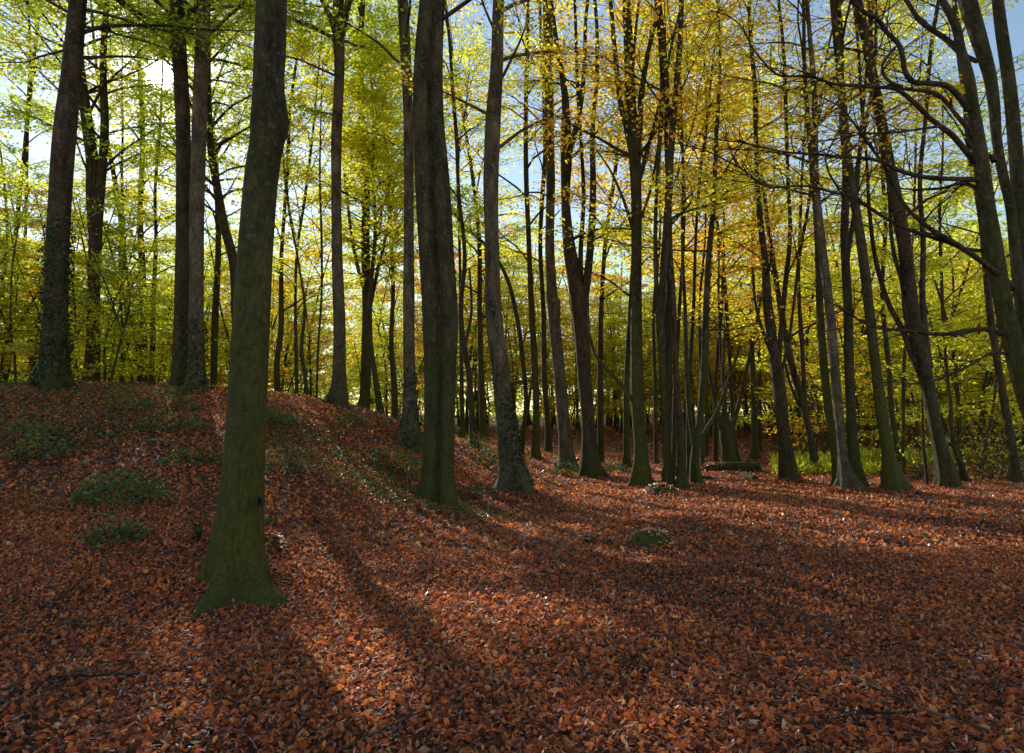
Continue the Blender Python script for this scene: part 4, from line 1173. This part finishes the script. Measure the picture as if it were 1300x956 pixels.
def stump(label, px, py, rad, h, bark, seed, sq=1.0):
    x, y = ground_px(px, py)
    th = np.linspace(0, 2 * math.pi, 22, endpoint=False)
    prof = [(1.55, -.15), (1.4, 0), (1.15, .15), (.98, .4), (.85, .68), (.62, .92), (.4, 1.06), (.2, 1.1), (.01, 1.08)]
    V = np.concatenate([np.stack([rad * k * np.cos(th) * sq, rad * k * np.sin(th), np.full(22, h * z)], -1) for k, z in prof])
    V = V * (1 + .30 * snoise(V / rad, 2.6, seed)[:, None] + .12 * snoise(V / rad, 7.0, seed + 1)[:, None])
    i = np.arange(len(V)).reshape(len(prof), 22)
    S = Mesh(); S.add(V, np.stack([i[:-1], np.roll(i[:-1], -1, 1), np.roll(i[1:], -1, 1), i[1:]], -1).reshape(-1, 4), rise=np.full(len(V), .3))
    o = obj('stump', S.mesh('stump', BARK[bark], True), None, (x, y, gz(x, y))); tag(o, label, 'stump')
    rr = np.random.default_rng(seed + 50)
    a, q = rr.uniform(0, 6.28, 150), rr.uniform(.05, 1.7, 150) * rad
    zz = h * np.interp(q / rad, [0, .4, .8, 1.1, 1.5, 1.8], [1.2, 1.15, .95, .5, .12, .0]) + .016
    V, Fq = leaves(np.stack([a * 0 + np.cos(a) * q * sq, np.sin(a) * q, zz], -1), norm(rr.normal(size=(150, 3)) * [1, 1, .3]), norm(rr.normal(0, .4, (150, 3)) + [0, 0, 1]), rr.uniform(.05, .09, 150), rr.uniform(.035, .055, 150))
    Lm = Mesh(); Lm.add(V, Fq, tint=np.repeat(rr.beta(2, 2.2, 150), 4)); obj('leaves', Lm.mesh('leaves', LEAF['litter']), o)


stump('low mossy stump alone in the leaves right of centre', 826, 691, .19, .15, 'green', 1, 1.4)
stump('small dark stump showing left of the low mossy stump', 745, 688, .12, .08, 'brown', 2)
stump('dark rotten stump just right of the nearest mossy trunk', 342, 697, .12, .13, 'brown', 3)
stump('dark stump at the foot of the green-sided trunk', 838, 626, .22, .16, 'brown', 5, 1.5)
stump('small dark stump at the far end of the path left of the log', 906, 597, .26, .2, 'brown', 6, 1.3)


def bush(label, px, D, h, n, seed):
    r = np.random.default_rng(seed)
    x = (px - CX) / F * D
    t = thing('bare_bush', label, 'bush', (x, D, gz(x, D)))
    P = np.zeros((n, 6, 3)); d = norm(r.normal(0, .45, (n, 3)) + [0, 0, 1]); P[:, 0] = r.normal(0, .15, (n, 3)) * [1, 1, 0]
    Lh = h * r.uniform(.5, 1.1, n)
    for k in range(1, 6):
        P[:, k] = P[:, k - 1] + d * (Lh / 5)[:, None]; d = norm(d + r.normal(0, .28, (n, 3)))
    V, Fq = tubes(P, .009 * np.linspace(1, .25, 6)[None] * r.uniform(.6, 1.3, (n, 1)), 5)
    m = n * 6; j = r.integers(0, n, m); k = r.integers(1, 5, m)
    Q = np.zeros((m, 4, 3)); Q[:, 0] = P[j, k]; d = norm(r.normal(0, 1, (m, 3)) + [0, 0, .4])
    for i in range(1, 4):
        Q[:, i] = Q[:, i - 1] + d * r.uniform(.05, .16, (m, 1)); d = norm(d + r.normal(0, .3, (m, 3)))
    S = Mesh(); S.add(V, Fq, rise=np.full(len(V), 9.)); V, Fq = tubes(Q, np.full((m, 1), .004) * np.array([1, .8, .6, .3]), 4); S.add(V, Fq, rise=np.full(len(V), 9.))
    obj('stems', S.mesh('stems', BARK['grey'], True), t)
    q = n * 9; j = r.integers(0, m, q)
    V, Fq = leaves(Q[j, 3], norm(r.normal(size=(q, 3))), norm(r.normal(0, .5, (q, 3)) + [0, 0, 1]), r.uniform(.05, .11, q), r.uniform(.03, .06, q))
    C = Mesh(); C.add(V, Fq, tint=np.repeat(r.random(q), 4)); obj('foliage', C.mesh('foliage', LEAF['lime']), t)


for k, (lab, px, D, h, n) in enumerate((('twiggy half-bare bush behind the brown forked trunk', 1160, 19.5, 1.6, 26), ('twiggy bush right of the thin crooked stem', 1240, 19.6, 2.0, 34), ('pale twiggy bush with bare crooked twigs near the slim leaning trunk', 1262, 20.5, 2.6, 30),
                                       ('low twiggy bush at the right end of the clearing', 1285, 18.6, 1.3, 26), ('low bush in shade behind the mossy leaning trunk', 1112, 22.5, 1.2, 24), ('leafy bush left of the slim stem behind the mossy leaning trunk', 1185, 22.5, 1.8, 30))):
    bush(lab, px, D, h, n, 70 + k)


# dead twigs dropped among the leaves
r = np.random.default_rng(63)
for k in range(46):
    D = r.uniform(3.6, 15) if k < 34 else r.uniform(15, 22)
    x = r.uniform(-.72, .72) * D
    a, Lt = r.uniform(0, 6.28), r.uniform(.25, .95)
    u = np.linspace(-.5, .5, 7)
    q = np.stack([x + np.cos(a) * u * Lt, D + np.sin(a) * u * Lt], -1) + np.cumsum(r.normal(0, .02, (7, 2)), 0)
    z = hgt(q[:, 0], q[:, 1]) + .035 + r.uniform(0, .03) * (u + .5)
    P = np.c_[q, z] - np.array([x, D, gz(x, D)])
    S = Mesh(); V, Fq = tubes(P[None], (r.uniform(.005, .011) * np.linspace(1, .5, 7))[None], 6); S.add(V, Fq, rise=np.full(len(V), 9.))
    for j in r.integers(1, 6, 3):
        d = norm(np.array([math.cos(a + r.normal(0, .9)), math.sin(a + r.normal(0, .9)), .15])); l2 = r.uniform(.06, .2)
        V, Fq = tubes((P[j] + d * (np.linspace(0, 1, 4) * l2)[:, None])[None], np.array([[.005, .004, .003, .002]]), 5); S.add(V, Fq, rise=np.full(len(V), 9.))
    tag(obj('fallen_twig', S.mesh('fallen_twig', BARK['grey' if k % 3 else 'brown'], True), None, (x, D, gz(x, D))), 'thin dead twig lying loose among the fallen leaves', 'twig', 'dead twigs scattered over the leaf litter')
